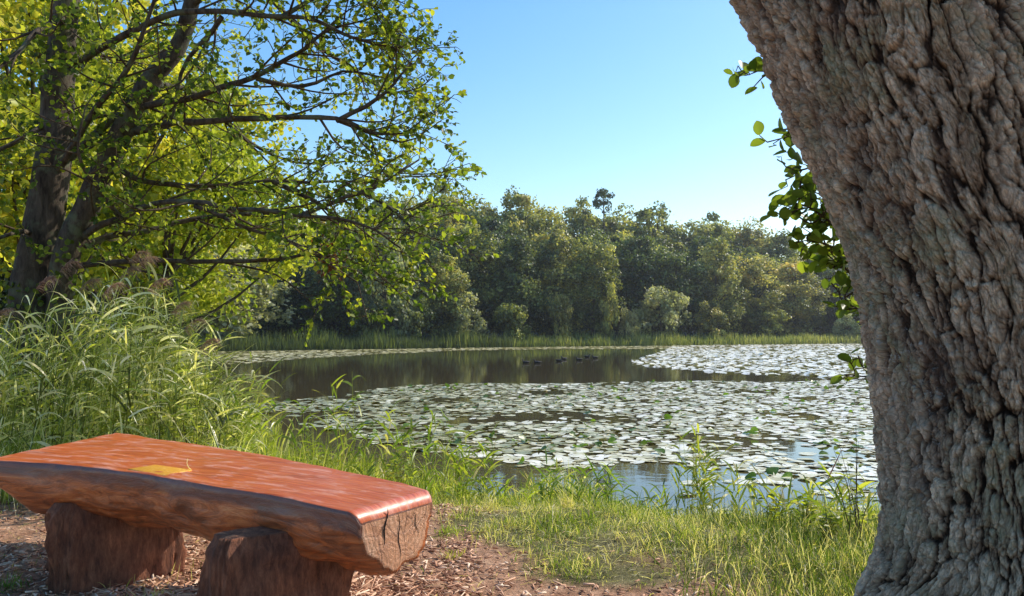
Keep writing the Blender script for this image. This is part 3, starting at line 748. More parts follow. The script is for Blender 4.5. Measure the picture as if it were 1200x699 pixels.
    mk('trunk_shoot', V[kk], [remap[q]], M['alder_leaf'], root, {'tint': np.repeat(rng.uniform(0, .5, n), 6)[kk]})
    # a hanging bunch of withered red-brown leaves
    n = 160; c = at(386, 302, 8.5); P = c + rng.normal(size=(n, 3)) * [.06, .06, .1] - base
    V, q = leaves(P, unit(rng.normal(size=(n, 3)) * .5 + [0, 0, -1]), rng.normal(size=(n, 3)), .05, 'oval')
    mk('withered_leaves', V, [q], M['red_leaf'], root, {'tint': np.repeat(rng.random(n), 6)})
alder()

def sapling():
    rng = np.random.default_rng(19); D = 3.95
    b = at(1075, 500, D); base = np.array([b[0], D, gz(b[0], D)])
    root = empty('alder_sapling', base); tag(root, 'slender leafy sapling half hidden behind the huge leaning trunk', 'sapling')
    def W(*p): return np.array([at(x, y, d) for x, y, d in p])
    T = [(np.array([base - [0, 0, .1], *W((1075, 450, D), (1060, 330, D), (1030, 200, D), (985, 90, D), (960, -40, D))]), .03, .01, False)]
    Lb = [(w_, .009, .003, True) for w_ in (
        W((1055, 320, D), (1000, 280, 3.9), (960, 245, 3.85), (945, 238, 3.85)), W((1050, 290, D), (1000, 262, 3.95), (968, 262, 3.95)), W((1060, 360, D), (1010, 335, 3.95), (980, 300, 3.9)), W((1055, 340, D), (1010, 310, 3.9), (970, 285, 3.9), (950, 280, 3.9)),
        W((1060, 350, D), (1020, 330, 3.95), (985, 315, 3.95)), W((1040, 260, D), (995, 240, 3.9), (960, 225, 3.9)),
        W((1010, 150, D), (960, 190, 3.95), (935, 200, 3.95)), W((985, 100, D), (930, 88, 3.95), (875, 93, 3.95)),
        W((1065, 400, D), (1020, 375, 3.95), (990, 360, 3.95)), W((1072, 470, D), (1030, 445, 3.9), (998, 443, 3.9)), W((1000, 140, D), (945, 150, 3.95), (922, 160, 3.95)),
        W((1050, 300, D), (1100, 260, 4.2), (1150, 240, 4.3)), W((1020, 180, D), (1080, 150, 4.25), (1130, 100, 4.3)), W((985, 90, D), (1040, 20, 4.2), (1060, -40, 4.3)))]
    mbs, tw, V, q, tt = grow(T + Lb, base, rng, l2_step=.05, l2_len=(.06, .16), tw_step=.045, tw_len=(.03, .08), leaf_step=.028, leafsize=(.045, .075), start=.3, leafkind='fine')
    for k, mb in enumerate(mbs): mb.build('stem' if k < 1 else 'branch', M['twig'], root, True)
    tw.build('branchwork', M['twig'], root); mk('foliage', V, [q], M['alder_leaf'], root, {'tint': tt * .6})
sapling()

# ------------------------------------------------------------------ crowns for trees seen from further off
def crown(rng, h, rad, npuff, nleaf, size, puff_r, low=.18, kind='clump', shape='oval', droop=0):
    """crown mesh arrays for a tree of height h standing at the origin"""
    C = []
    while len(C) < npuff:
        p = rng.uniform(-1, 1, 3)
        if np.linalg.norm(p) > 1 or np.linalg.norm(p) < .35: continue
        zz = .5 + .5 * p[2]
        w_ = {'oval': 1.0, 'cone': 1.15 - .75 * zz, 'dome': (1 - .25 * zz) if zz < .9 else .75}[shape]
        C.append([p[0] * rad * w_, p[1] * rad * w_, h * (low + (1 - low) * zz * .94)])
    C = np.array(C); pr = rng.uniform(*puff_r, npuff); tp = rng.uniform(0, 1, npuff)
    k = rng.integers(0, npuff, nleaf)
    d = unit(rng.normal(size=(nleaf, 3)) + [0, 0, .25])
    rr = pr[k] * rng.uniform(.55, 1.08, nleaf) ** .6
    P = C[k] + d * rr[:, None] * [1, 1, .8]
    lump = perlin(P * 1.3 / max(.3, pr.mean()), 3)
    P += d * (lump * .55 * pr[k])[:, None] + np.stack([perlin(P * .9, 5), perlin(P * .9, 6), perlin(P * .9, 7)], -1) * .45 * pr.mean()
    loose = rng.random(nleaf) < .30
    P[loose] += unit(rng.normal(size=(loose.sum(), 3))) * (rng.random(loose.sum()) * .5 * pr.mean())[:, None]
    P[:, 2] = np.maximum(P[:, 2], .1)
    N = unit(d * .8 + rng.normal(size=(nleaf, 3)) * .55 + [0, 0, .35])
    D = unit(np.cross(N, rng.normal(size=(nleaf, 3)))) + [0, 0, -droop]
    V, q = leaves(P, D, N, rng.uniform(*size, nleaf), kind, fold=.3)
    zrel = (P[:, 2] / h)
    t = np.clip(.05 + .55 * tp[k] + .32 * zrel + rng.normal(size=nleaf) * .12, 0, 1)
    return V, q, np.repeat(t, 6), C
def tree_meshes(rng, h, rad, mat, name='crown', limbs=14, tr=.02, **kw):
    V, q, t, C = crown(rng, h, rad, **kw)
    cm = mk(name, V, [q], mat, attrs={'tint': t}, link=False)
    mb = MB(); lean = rng.normal(size=2) * .03 * h
    P = spline([(0, 0, -.4), (lean[0] * .3, lean[1] * .3, h * .3), (lean[0], lean[1], h * .62), (lean[0] * 1.2, lean[1] * 1.2, h * .85)], 14)
    mb.tube(P, np.linspace(h * tr, h * .004, 14), 8)
    idx = rng.permutation(len(C))[:limbs]
    for c in C[idx]:
        kk = int(np.clip((c[2] / h - .15) * 12, 2, 11)); p0 = P[kk]
        mb.tube(spline([p0, (p0 + c) / 2 + [0, 0, -.03 * h], c], 6), np.linspace(h * .007, h * .0015, 6), 5)
    tm = mb.build('trunk', M['farbark'], link=False, sm=True)
    return cm, tm
def place(name, meshes, loc, sc, rz, label, cat, group=None):
    o = empty(name, loc); o.scale = [float(a) for a in sc]; o.rotation_euler = (0, 0, rz)
    for me, nm in ((meshes[0], 'crown'), (meshes[1], 'trunk')):
        c = bpy.data.objects.new(nm, me); COL.objects.link(c); c.parent = o
    return tag(o, label, cat, group)

rg = np.random.default_rng(23)
KW = dict(npuff=120, nleaf=20000, size=(.13, .30), puff_r=(.45, 1.35), low=.03)
H0 = 14.0
VAR = {
    'wood': [tree_meshes(rg, H0, 4.0, M['wood_leaf'], shape=s_, **KW) for s_ in ('dome', 'oval', 'dome', 'dome')],
    'dark': [tree_meshes(rg, H0, 4.0, M['dark_leaf'], shape=s_, **KW) for s_ in ('oval', 'dome', 'cone')],
    'willow': [tree_meshes(rg, H0, 5.2, M['willow_leaf'], shape='dome', npuff=60, nleaf=9000, size=(.2, .4), puff_r=(.9, 1.8), low=.02, droop=.5) for _ in range(2)],
    'shrub': [tree_meshes(rg, 5.0, 2.6, M['willow_leaf'], shape='dome', npuff=26, nleaf=4500, size=(.12, .26), puff_r=(.45, .9), low=.03) for _ in range(2)],
    'gshrub': [tree_meshes(rg, 5.0, 2.3, M['wood_leaf'], shape='oval', npuff=22, nleaf=3500, size=(.14, .28), puff_r=(.45, .9), low=.03) for _ in range(2)],
}
HREF = {'wood': H0, 'dark': H0, 'willow': H0, 'shrub': 5.0, 'gshrub': 5.0}
RREF = {'wood': 5.0, 'dark': 5.0, 'willow': 6.2, 'shrub': 3.1, 'gshrub': 2.8}
def shore_depth(px): return float(np.interp(px, [100, 230, 300, 430, 540, 660, 800, 1000, 1250], [70, 73, 76, 81, 86, 91, 98, 109, 120]))
ctr = {k: 0 for k in VAR}
def far_tree(px, top, back, wpx, kind, name, label, cat='tree', group=None, rz=None):
    Yd = shore_depth(px) + back; p = at(px, top, Yd); wpx = wpx * (1.45 if kind in ('wood', 'dark') else 1.1)
    g = gz(p[0], Yd); h = p[2] - g; rad = wpx / 1000 * Yd / 2
    v = VAR[kind][ctr[kind] % len(VAR[kind])]; ctr[kind] += 1
    sx = rad / RREF[kind]
    place(name, v, (p[0], Yd, g), (sx, sx, 1.06 * h / HREF[kind]), rg.uniform(0, 6.28) if rz is None else rz, label, cat, group)

SK = lambda px: float(np.interp(px, [250, 420, 500, 545, 580, 620, 660, 700, 760, 800, 850, 880, 930, 985, 1060, 1250], [250, 240, 226, 222, 232, 228, 240, 240, 246, 252, 251, 262, 277, 288, 300, 320]))
# front-row individuals
FR = [
    (452, 262, 3, 88, 'willow', 'willow_tree', 'tall grey green willow at the far shore, left end of the woods'),
    (395, 290, 8, 80, 'dark', 'broadleaf_tree', 'dark shaded tree in the gap between the two far shore willows'),
    (345, 275, 14, 90, 'dark', 'broadleaf_tree', 'dark tree rising behind the gap, right beside the left bank willow'),
    (520, 300, 4, 60, 'wood', 'broadleaf_tree', 'mid green tree close to the right side of the tall grey willow'),
    (548, 262, 9, 80, 'wood', 'broadleaf_tree', 'big olive green tree of the front row above the low grey bush'),
    (602, 275, 7, 74, 'dark', 'broadleaf_tree', 'dark green tree of the front row above the left pair of ducks'),
    (650, 268, 8, 74, 'wood', 'broadleaf_tree', 'olive green tree of the front row standing above the middle ducks'),
    (694, 280, 5, 62, 'wood', 'broadleaf_tree', 'yellowish green front row tree just left of the big grey shrub'),
    (742, 275, 9, 70, 'dark', 'broadleaf_tree', 'dark tree of the front row right behind the big grey shrub'),
    (790, 290, 7, 66, 'dark', 'broadleaf_tree', 'dark blue green tree right of the big grey shrub'),
    (838, 285, 6, 60, 'wood', 'broadleaf_tree', 'narrow olive tree with pale lit tiers right of the dark blue green tree'),
    (884, 300, 7, 64, 'wood', 'broadleaf_tree', 'grey green tree of the front row in the hazy right part of the woods'),
    (930, 305, 7, 66, 'wood', 'broadleaf_tree', 'pale green tree of the front row, second left of the leaning trunk'),
    (975, 315, 8, 66, 'dark', 'broadleaf_tree', 'dim green tree of the front row nearest the leaning trunk'),
    (655, 340, 3, 34, 'gshrub', 'shrub', 'small yellow green shrub at the far reed edge above the middle ducks'),
    (710, 335, 2, 30, 'gshrub', 'shrub', 'narrow bright green upright shrub left of the big grey shrub'),
    (775, 338, 2, 74, 'shrub', 'shrub', 'big grey shrub with feathery top at the edge of the far reeds'),
    (540, 348, 2, 66, 'shrub', 'shrub', 'low round grey bush right of the tall grey willow at the waterline'),
    (736, 362, 1.5, 26, 'shrub', 'shrub', 'little grey bush tucked against the left foot of the big grey shrub'),
    (600, 352, 2, 46, 'gshrub', 'shrub', 'dark low shrub at the far shore above the left pair of ducks'),
    (835, 355, 2, 44, 'gshrub', 'shrub', 'rounded green shrub at the foot of the narrow olive tree'),
    (900, 362, 2, 50, 'gshrub', 'shrub', 'low dull green shrub on the far shore in the hazy right part'),
    (992, 368, 1, 34, 'shrub', 'shrub', 'pale grey green bush on the far shore right beside the leaning trunk'),
    (480, 350, 2, 50, 'gshrub', 'shrub', 'dark bush at the foot of the tall grey willow'),
    (425, 345, 3, 46, 'gshrub', 'shrub', 'shadowy bush behind the far reeds below the withered leaf bunch'),
]
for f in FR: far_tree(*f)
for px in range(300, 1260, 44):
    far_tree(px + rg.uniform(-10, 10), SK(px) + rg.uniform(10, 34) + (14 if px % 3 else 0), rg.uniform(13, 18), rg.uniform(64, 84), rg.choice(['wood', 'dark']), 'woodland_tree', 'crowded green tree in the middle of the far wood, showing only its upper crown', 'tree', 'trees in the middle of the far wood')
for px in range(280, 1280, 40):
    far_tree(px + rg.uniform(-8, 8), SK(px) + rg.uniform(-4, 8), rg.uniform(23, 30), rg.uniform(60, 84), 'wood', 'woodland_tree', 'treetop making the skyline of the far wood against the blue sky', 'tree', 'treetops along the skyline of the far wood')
for px in range(1010, 1300, 50):
    far_tree(px, 318 + rg.uniform(-8, 8), 6, 70, 'dark', 'woodland_tree', 'dark tree on the far shore hidden behind the leaning trunk', 'tree', 'far shore trees behind the leaning trunk')
# spindly treetop that stands above the skyline
rs = np.random.default_rng(4)
V, qf, t, C = crown(rs, 4.2, 1.3, 24, 1300, (.12, .26), (.2, .5), low=.15)
Yd = shore_depth(707) + 24; p = at(707, 221, Yd); g = gz(p[0], Yd)
o = empty('spindly_tree', (p[0], Yd, g)); tag(o, 'thin sparse treetop standing up alone above the skyline of the far wood', 'tree')
V[:, 2] += p[2] - g - 4.2
mk('crown', V, [qf], M['dark_leaf'], o, {'tint': t * .6})
mb = MB(); mb.tube(spline([(0, 0, -.3), (.1, 0, (p[2] - g) * .5), (0, 0, p[2] - g - .4)], 12), np.linspace(.22, .04, 12), 6)
C[:, 2] += p[2] - g - 4.2
for c in C: mb.tube([(0, 0, c[2] - .8), c], [.035, .012], 4)
mb.build('trunk', M['farbark'], o)

# left bank willow and the trees behind the alder
def bank_tree(px, top, Yd, wpx, kind, name, label, cat='tree', group=None):
    p = at(px, top, Yd); g = gz(p[0], Yd); h = p[2] - g; rad = wpx / 1000 * Yd / 2
    v = VAR[kind][ctr[kind] % len(VAR[kind])]; ctr[kind] += 1
    place(name, v, (p[0], Yd, g), (rad / RREF[kind],) * 2 + (h / HREF[kind],), rg.uniform(0, 6.28), label, cat, group)
bank_tree(265, 262, 78, 200, 'willow', 'willow_tree', 'broad pale grey green willow on the left bank beyond the hanging boughs')
bank_tree(160, 270, 52, 170, 'willow', 'willow_tree', 'wide willow on the left bank seen through the boughs behind the reeds')
bank_tree(235, 345, 76, 80, 'gshrub', 'shrub', 'dark rounded shrub under the pale willow on the left bank', 'shrub')
bank_tree(172, 360, 45, 90, 'gshrub', 'shrub', 'bright green shrub at the left bank waterline just past the reeds', 'shrub')
# yellowing maples close behind the alder
KM = dict(npuff=60, nleaf=15000, size=(.10, .19), puff_r=(.5, 1.05))
for (px, top, Yd, rad, lab) in [(150, 20, 24, 3.4, 'tall golden green maple standing between the two alder trunks in the photo'), (185, 240, 44, 3.0, 'far yellow maple at the right end of the maples, beneath the long boughs'), (40, -170, 17, 2.9, 'yellow leaved maple right behind the thick left trunk of the alder'), (205, 55, 21, 3.0, 'yellow green maple behind the slanting alder trunk, its crown lit golden'),
                                (-130, -60, 14, 3.0, 'yellowing maple at the far left edge behind the reeds')]:
    p = at(px, top, Yd); g = gz(p[0], Yd); h = p[2] - g
    ms = tree_meshes(rg, h, rad, M['maple_leaf'], limbs=20, low=.2, shape='oval', kind='round', **KM)
    place('maple_tree', ms, (p[0], Yd, g), (1, 1, 1), 0, lab, 'tree')
for (px, top, Yd, w_) in [(-180, 90, 34, 260), (-330, 90, 36, 260), (-480, 120, 30, 260), (-60, 60, 38, 170), (60, 110, 42, 170), (150, 190, 48, 140), (330, 262, 92, 80)]:
    bank_tree(px, top, Yd, w_, 'dark', 'woodland_tree', 'dark background tree showing through gaps of the yellow maples', 'tree', 'dark trees behind the maples')

# ------------------------------------------------------------------ far reed belt
def belt():
    n = 34000; rng = np.random.default_rng(31)
    seg = LAKE[14:24]; L_ = np.linalg.norm(np.diff(seg, axis=0), axis=1); cum = np.concatenate([[0], np.cumsum(L_)])
    u = rng.random(n) * cum[-1]; k = np.clip(np.searchsorted(cum, u) - 1, 0, len(L_) - 1); f = (u - cum[k]) / L_[k]
    P = seg[k] + (seg[k + 1] - seg[k]) * f[:, None]; nrm = unit(np.stack([-(seg[k + 1] - seg[k])[:, 1], (seg[k + 1] - seg[k])[:, 0]], -1))
    P = P + nrm * rng.uniform(-1.0, 2.6, n)[:, None]
    z = np.maximum(ground(P[:, 0], P[:, 1]), -.05)
    pn = perlin(xyz(P[:, 0] * .3, P[:, 1] * .3), 3)
    h = (1.1 + .6 * pn + .35 * perlin(xyz(P[:, 0] * 1.1, P[:, 1] * 1.1, 5.))) * rng.uniform(.5, 1.25, n) * np.where(P[:, 0] < 0, 1.25, 1)
    D = np.stack([rng.normal(size=n) * .12, rng.normal(size=n) * .12, np.ones(n)], -1)
    tint = np.clip(np.where(P[:, 0] > 0, .32 + P[:, 0] * .009, .0) + .5 * pn + rng.normal(size=n) * .25, 0, 1)  # tint rises to the right: sunlit stretch of the belt put into colour
    V, q, t = ribbons(np.column_stack([P, z]), D, h, rng.uniform(.05, .1, n), .1, 2, tint, rng=rng)
    tag(mk('far_reeds', V, [q], M['farreed'], attrs={'tint': t}), 'belt of low reeds along the far shore under the woods', 'reeds', kind='stuff')
    # the left bank between the alder and the willow
    n = 16000; seg = LAKE[7:15]; L_ = np.linalg.norm(np.diff(seg, axis=0), axis=1); cum = np.concatenate([[0], np.cumsum(L_)])
    u = (rng.random(n) ** 1.3) * cum[-1]; k = np.clip(np.searchsorted(cum, u) - 1, 0, len(L_) - 1); f = (u - cum[k]) / L_[k]
    P = seg[k] + (seg[k + 1] - seg[k]) * f[:, None]; nrm = -unit(np.stack([(seg[k + 1] - seg[k])[:, 1], -(seg[k + 1] - seg[k])[:, 0]], -1))
    P = P + nrm * rng.uniform(-.3, 2.5, n)[:, None]; z = np.maximum(ground(P[:, 0], P[:, 1]), -.05)
    D = np.stack([rng.normal(size=n) * .2, rng.normal(size=n) * .2, np.ones(n)], -1)
    V, q, t = ribbons(np.column_stack([P, z]), D, rng.uniform(.5, 1.25, n), rng.uniform(.02, .05, n), .25, 3, rng.uniform(.2, .95, n), rng=rng)
    tag(mk('bank_reeds', V, [q], M['reed'], attrs={'tint': t}), 'rough reeds and sedge lining the left bank behind the alder', 'reeds', kind='stuff')
belt()

# ------------------------------------------------------------------ water lilies
def lilymat(name, top, rough, tr):
    m, N, L, out = newmat(name)
    oi = N('Attribute', attribute_name='tint').outputs['Fac']
    g = N('NewGeometry').outputs['Position']
    f = noise(N, L, g, 6, 3)
    c = ramp_out(N, L, oi, top)
    c = mixc(N, L, .6, c, ramp_out(N, L, f, [(.3, (.8, .8, .8)), (.7, (1.2, 1.2, 1.2))]), 'MULTIPLY')
    p = N('BsdfPrincipled'); L(c, p.inputs['Base Color']); p.inputs['Roughness'].default_value = rough
    p.inputs['Specular IOR Level'].default_value = .6
    t = N('BsdfTranslucent'); L(mixc(N, L, 1, c, (1.2, 1.3, .5), 'MULTIPLY'), t.inputs['Color'])
    mx = N('MixShader'); mx.inputs[0].default_value = tr; L(p.outputs[0], mx.inputs[1]); L(t.outputs[0], mx.inputs[2]); L(mx.outputs[0], out.inputs[0])
    return m
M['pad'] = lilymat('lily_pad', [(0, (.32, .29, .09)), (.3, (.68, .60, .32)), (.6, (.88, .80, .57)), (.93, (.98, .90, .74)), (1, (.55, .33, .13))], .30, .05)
M['padgreen'] = lilymat('upright_lily_pad', [(0, (.07, .13, .02)), (1, (.24, .36, .05))], .4, .4)
def pad_shape(n, rng, r=1.0):
    a0 = .16
    a = np.linspace(a0, 2 * np.pi - a0, n)
    rr = r * (1 + .05 * np.sin(a * 3 + rng.uniform(0, 6)) + rng.normal(size=n) * .02); rr[0] *= .95; rr[-1] *= .95
    V = np.stack([rr * np.cos(a) * 1.08, rr * np.sin(a), .03 * np.sin(a * 2 + rng.uniform(0, 6)) * r + .02], -1)
    return np.vstack([[(.04 * r, 0, .0)], V])
def pads():
    rng = np.random.default_rng(41)
    def gridpts(x0, x1, y0, y1, c):
        X, Y = np.meshgrid(np.arange(x0, x1, c), np.arange(y0, y1, c)); X = X.ravel() + rng.uniform(-.45, .45, X.size) * c; Y = Y.ravel() + rng.uniform(-.45, .45, Y.size) * c
        return X, Y
    def pix(x, y): return 600 + 1000 * x / y, 385 + 1000 * CAMZ / y
    pts = []
    # near raft
    X, Y = gridpts(-8, 22, 8, 33, .19); px, py = pix(X, Y)
    front = np.interp(px, [200, 330, 450, 560, 680, 760, 830, 900, 980, 1100, 1300], [480, 492, 520, 540, 546, 540, 552, 556, 560, 566, 570])
    back = np.interp(px, [200, 320, 390, 470, 520, 700, 1000, 1300], [474, 472, 464, 453, 450, 449, 446, 440])
    nz_ = fbm(xyz(X * .35, Y * .35, 2.0), 3); nb = fbm(xyz(X * 1.2, Y * 1.2, 5.0), 2)
    m = (py < front + nz_ * 12 + nb * 5) & (py > back + nz_ * 2) & (nb * .6 + nz_ * .5 + .55 + rng.uniform(-.3, .3, X.size) > .16) & (lake_sd(X, Y) < -.6)
    gap = (nz_ < -.42) & (rng.random(X.size) < .8)
    pts.append((X[m & ~gap], Y[m & ~gap], 0))
    # loose floating rafts near the right
    X, Y = gridpts(2, 7, 7.6, 11.5, .24); px, py = pix(X, Y)
    m = (perlin(xyz(X * .9, Y * 1.6, 9.0)) > .12) & (px > 800) & (py > 555) & (lake_sd(X, Y) < -.35)
    pts.append((X[m], Y[m], 0))
    pts.append((np.array([on_z(672, 547, 0)[0], on_z(625, 542, 0)[0], on_z(596, 541, 0)[0], on_z(545, 536, 0)[0]]), np.array([on_z(672, 547, 0)[1], on_z(625, 542, 0)[1], on_z(596, 541, 0)[1], on_z(545, 536, 0)[1]]), 0))
    # far right
    X, Y = gridpts(4, 75, 34, 118, .36); px, py = pix(X, Y)
    low = np.interp(px, [735, 750, 800, 850, 900, 960, 1010, 1300], [424, 428, 433, 438, 441, 443.5, 444, 446])
    up = np.interp(px, [735, 800, 1300], [423, 400, 400])
    nz_ = fbm(xyz(X * .12, Y * .12, 1.0), 3)
    m = (px > 738) & (py < low + nz_ * 2.5) & (py > np.interp(px, [738, 775, 800], [424, 413, 400])) & (lake_sd(X, Y) < -.3) & (rng.random(X.size) < .78 + .3 * nz_)
    pts.append((X[m], Y[m], 1))
    # belt along the far shore and the left
    X, Y = gridpts(-34, 60, 44, 118, .36); px, py = pix(X, Y)
    lo = np.interp(px, [180, 240, 300, 360, 420, 500, 540, 700, 760], [436, 430, 425, 420, 416.5, 412.5, 410.5, 409, 409])
    m = (px < 800) & (py < lo + .5 * fbm(xyz(X * .1, Y * .1, 6.0), 2)) & (lake_sd(X, Y) < -.2) & (rng.random(X.size) < .82)
    pts.append((X[m], Y[m], 2))
    X = np.concatenate([p[0] for p in pts]); Y = np.concatenate([p[1] for p in pts]); K = np.concatenate([np.full(len(p[0]), p[2]) for p in pts])
    print('pads', len(X))
    n = len(X); px, py = pix(X, Y)
    size = np.where(K == 0, rng.uniform(.065, .13, n), rng.uniform(.14, .24, n))
    rot = rng.uniform(0, 6.28, n)
    sg = np.where(K == 1, .15, .06); tx = rng.normal(size=n) * sg; ty = rng.normal(size=n) * sg
    tint = np.clip(rng.normal(.42, .28, n), 0, .9); tint[rng.random(n) < .03] = 1
    tint[K == 1] = np.clip(rng.normal(.78, .12, (K == 1).sum()), 0, .9); tint = np.where(K == 0, np.clip(tint + (px - 800) * .0013, 0, .95), tint)  # far raft and rightward pads whitened: sun glare put into the tint
    tint[K == 2] = np.clip(rng.normal(.25, .15, (K == 2).sum()), 0, 1)
    vis = (px > -20) & (px < np.interp(py, [400, 560, 640], [1000, 1020, 1020])) & (K == 0) & (py < 600)
    order = np.argsort(Y + (~vis) * 1000); near = order[:250]
    rest = np.ones(n, bool); rest[near] = False
    root_m = []
    vr = np.random.default_rng(2)
    for k in range(6):
        V = pad_shape(22, vr); nn = len(V)
        f = [(0, i, i + 1) for i in range(1, nn - 1)]
        root_m.append(mk('lily_pad', V, [f], M['pad'], attrs={'tint': np.full(nn, [.25, .4, .5, .6, .75, .85][k])}, sm=True, link=False))
    for c, i in enumerate(near):
        o = bpy.data.objects.new('lily_pad', root_m[int(rng.integers(0, 6))]); COL.objects.link(o)
        o.location = (float(X[i]), float(Y[i]), .008 + .006 * float(rng.random())); o.scale = (float(size[i]),) * 3
        o.rotation_euler = (float(tx[i]), float(ty[i]), float(rot[i]))
        if c == 0: tag(o, 'single round pale lily pad floating nearest the bank grass', 'lily pad', 'flat lily pads of the raft nearest the bank')
        tag(o, 'flat pale grey green lily pad floating in the front of the near raft', 'lily pad', 'flat lily pads of the raft nearest the bank')
    def merged(sel, nv, name, lab):
        idx = np.where(sel)[0]; N_ = len(idx)
        tv = pad_shape(nv, vr); m_ = len(tv)
        ca, sa = np.cos(rot[idx])[:, None], np.sin(rot[idx])[:, None]; s = size[idx][:, None]
        x = s * (tv[:, 0] * ca - tv[:, 1] * sa); y = s * (tv[:, 0] * sa + tv[:, 1] * ca)
        z = s * tv[:, 2] + x * ty[idx][:, None] + y * tx[idx][:, None] + .008 + .01 * rng.random(N_)[:, None]
        V = np.stack([X[idx][:, None] + x, Y[idx][:, None] + y, z], -1).reshape(-1, 3)
        o_ = np.arange(N_)[:, None] * m_
        F = np.concatenate([o_ + np.array([0, i, i + 1]) for i in range(1, m_ - 1)])
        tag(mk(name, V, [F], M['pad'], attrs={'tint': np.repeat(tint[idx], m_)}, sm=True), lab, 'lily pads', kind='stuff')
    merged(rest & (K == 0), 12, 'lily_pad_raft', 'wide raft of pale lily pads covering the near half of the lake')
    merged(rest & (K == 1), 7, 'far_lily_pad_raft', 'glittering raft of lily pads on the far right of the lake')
    merged(rest & (K == 2), 7, 'shore_lily_pads', 'yellowish strip of lily pads along the far left shore')
    # upright / curled green leaves
    cand = np.where((K == 0) & (px > 250) & (px < 1010))[0]
    pick = cand[rng.permutation(len(cand))[:420]]
    pick = pick[np.argsort(Y[pick])]
    vm = []
    for k in range(4):
        V = pad_shape(14, vr); V[:, 2] += .5 * V[:, 1] ** 2 * (1 if k % 2 else .5) + .25 * V[:, 0] * V[:, 1]
        f = [(0, i, i + 1) for i in range(1, len(V) - 1)]
        vm.append(mk('upright_lily_leaf', V, [f], M['padgreen'], attrs={'tint': np.full(len(V), vr.random())}, sm=True, link=False))
    for c, i in enumerate(pick):
        o = bpy.data.objects.new('upright_lily_leaf', vm[c % 4])
        if c >= 50 and c % 3: continue
        COL.objects.link(o)
        s = float(rng.uniform(.05, .095)); tl = float(rng.uniform(.08, .4) if c % 5 else rng.uniform(.5, .9))
        o.location = (float(X[i]), float(Y[i]), .02 + s * .8 * math.sin(tl)); o.scale = (s, s, s); o.rotation_euler = (tl, float(rng.normal() * .2), float(rng.uniform(0, 6.28)))
        tag(o, 'green lily leaf curled up out of the water among the flat pale pads', 'lily leaf', 'curled green lily leaves standing up in the near raft')
pads()

# ------------------------------------------------------------------ thin autumn haze lying over the far side of the lake
hm = bpy.data.materials.new('autumn_haze'); hm.use_nodes = True; hm.node_tree.nodes.clear()
ho = hm.node_tree.nodes.new('ShaderNodeOutputMaterial'); hv = hm.node_tree.nodes.new('ShaderNodeVolumeScatter')
hv.inputs['Density'].default_value = .00055; hv.inputs['Anisotropy'].default_value = .55; hv.inputs['Color'].default_value = (.95, .97, 1, 1)
hm.node_tree.links.new(hv.outputs[0], ho.inputs['Volume'])
hb = [(x, y, z) for x in (-150, 260) for y in (26, 230) for z in (-.4, 34)]
tag(mk('haze', hb, [[(0, 1, 3, 2), (4, 6, 7, 5), (0, 4, 5, 1), (2, 3, 7, 6), (0, 2, 6, 4), (1, 5, 7, 3)]], hm), kind='structure')

# ------------------------------------------------------------------ ducks
def duck_mesh():
    mb = MB()
    t = np.linspace(0, 1, 14)
    body = np.column_stack([t * .30 - .15, 0 * t, .035 + .03 * t ** 4 + .02 * (1 - t) * 0])
    prof = np.array([.004, .03, .048, .06, .066, .068, .068, .066, .062, .055, .045, .032, .018, .004])
    P = np.column_stack([-.15 + .30 * t, 0 * t, .035 + .035 * smooth(.75, 1, t)])
    mb.tube(P, prof, 12)
    nk = spline([(-.09, 0, .06), (-.12, 0, .10), (-.13, 0, .135), (-.145, 0, .15), (-.165, 0, .148), (-.178, 0, .146)], 14)
    mb.tube(nk, np.interp(np.linspace(0, 1, 14), [0, .35, .6, .8, 1], [.035, .02, .026, .028, .008]), 10)
    V = np.concatenate(mb.V); V[:, 1] *= 1.05
    mb.V = [V]; 
    b = MB(); b.tube([(-.172, 0, .146), (-.195, 0, .141), (-.215, 0, .138)], [.010, .009, .004], 8)
    w_ = MB(); 
    for s in (-1, 1): w_.tube(spline([(-.07, s * .052, .055), (.02, s * .064, .06), (.12, s * .04, .065), (.165, s * .012, .075)], 8), [.01, .026, .03, .03, .025, .018, .01, .003], 8)
    return mb, b, w_
def flat(name, c, r=.7):
    m, N, L, out = newmat(name); p = N('BsdfPrincipled'); g = N('TexCoord').outputs['Object']
    f = noise(N, L, g, 30, 4); L(mixc(N, L, .8, c, ramp_out(N, L, f, [(.3, (.6, .6, .6)), (.7, (1.4, 1.4, 1.4))]), 'MULTIPLY'), p.inputs['Base Color']); p.inputs['Roughness'].default_value = r; L(p.outputs[0], out.inputs[0]); return m
mb, bl, wg = duck_mesh()
DM = [mb.build('body', flat('duck_feathers', (.035, .028, .022)), link=False, sm=True), bl.build('bill', flat('duck_bill', (.25, .17, .05), .4), link=False, sm=True), wg.build('wing', flat('duck_wing', (.06, .048, .038)), link=False, sm=True)]
for (px, py, rz, lab) in [(616.5, 426, .2, 'dark duck swimming leftmost of the ducks on the open water'), (630, 426, .1, 'dark duck just right of the leftmost duck'), (655, 423.7, 3.0, 'duck on the left of the close pair in the middle of the flock'),
                          (661, 421.8, .5, 'duck on the right of the close pair in the middle of the flock'), (679, 422.6, 0, 'duck swimming alone between the close pair and the two rear ducks'),
                          (688, 419, 2.8, 'duck farther back, left one of the two at the right end'), (697.5, 420.2, .3, 'duck farthest right of the flock near the tip of the far lily raft')]:
    p = on_z(px, py, 0); o = empty('duck', (p[0], p[1], 0)); o.rotation_euler = (0, 0, rz); o.scale = (1.35,) * 3
    tag(o, lab, 'duck', 'ducks swimming on the open water')
    for me in DM:
        c = bpy.data.objects.new(me.name.split('.')[0], me); COL.objects.link(c); c.parent = o

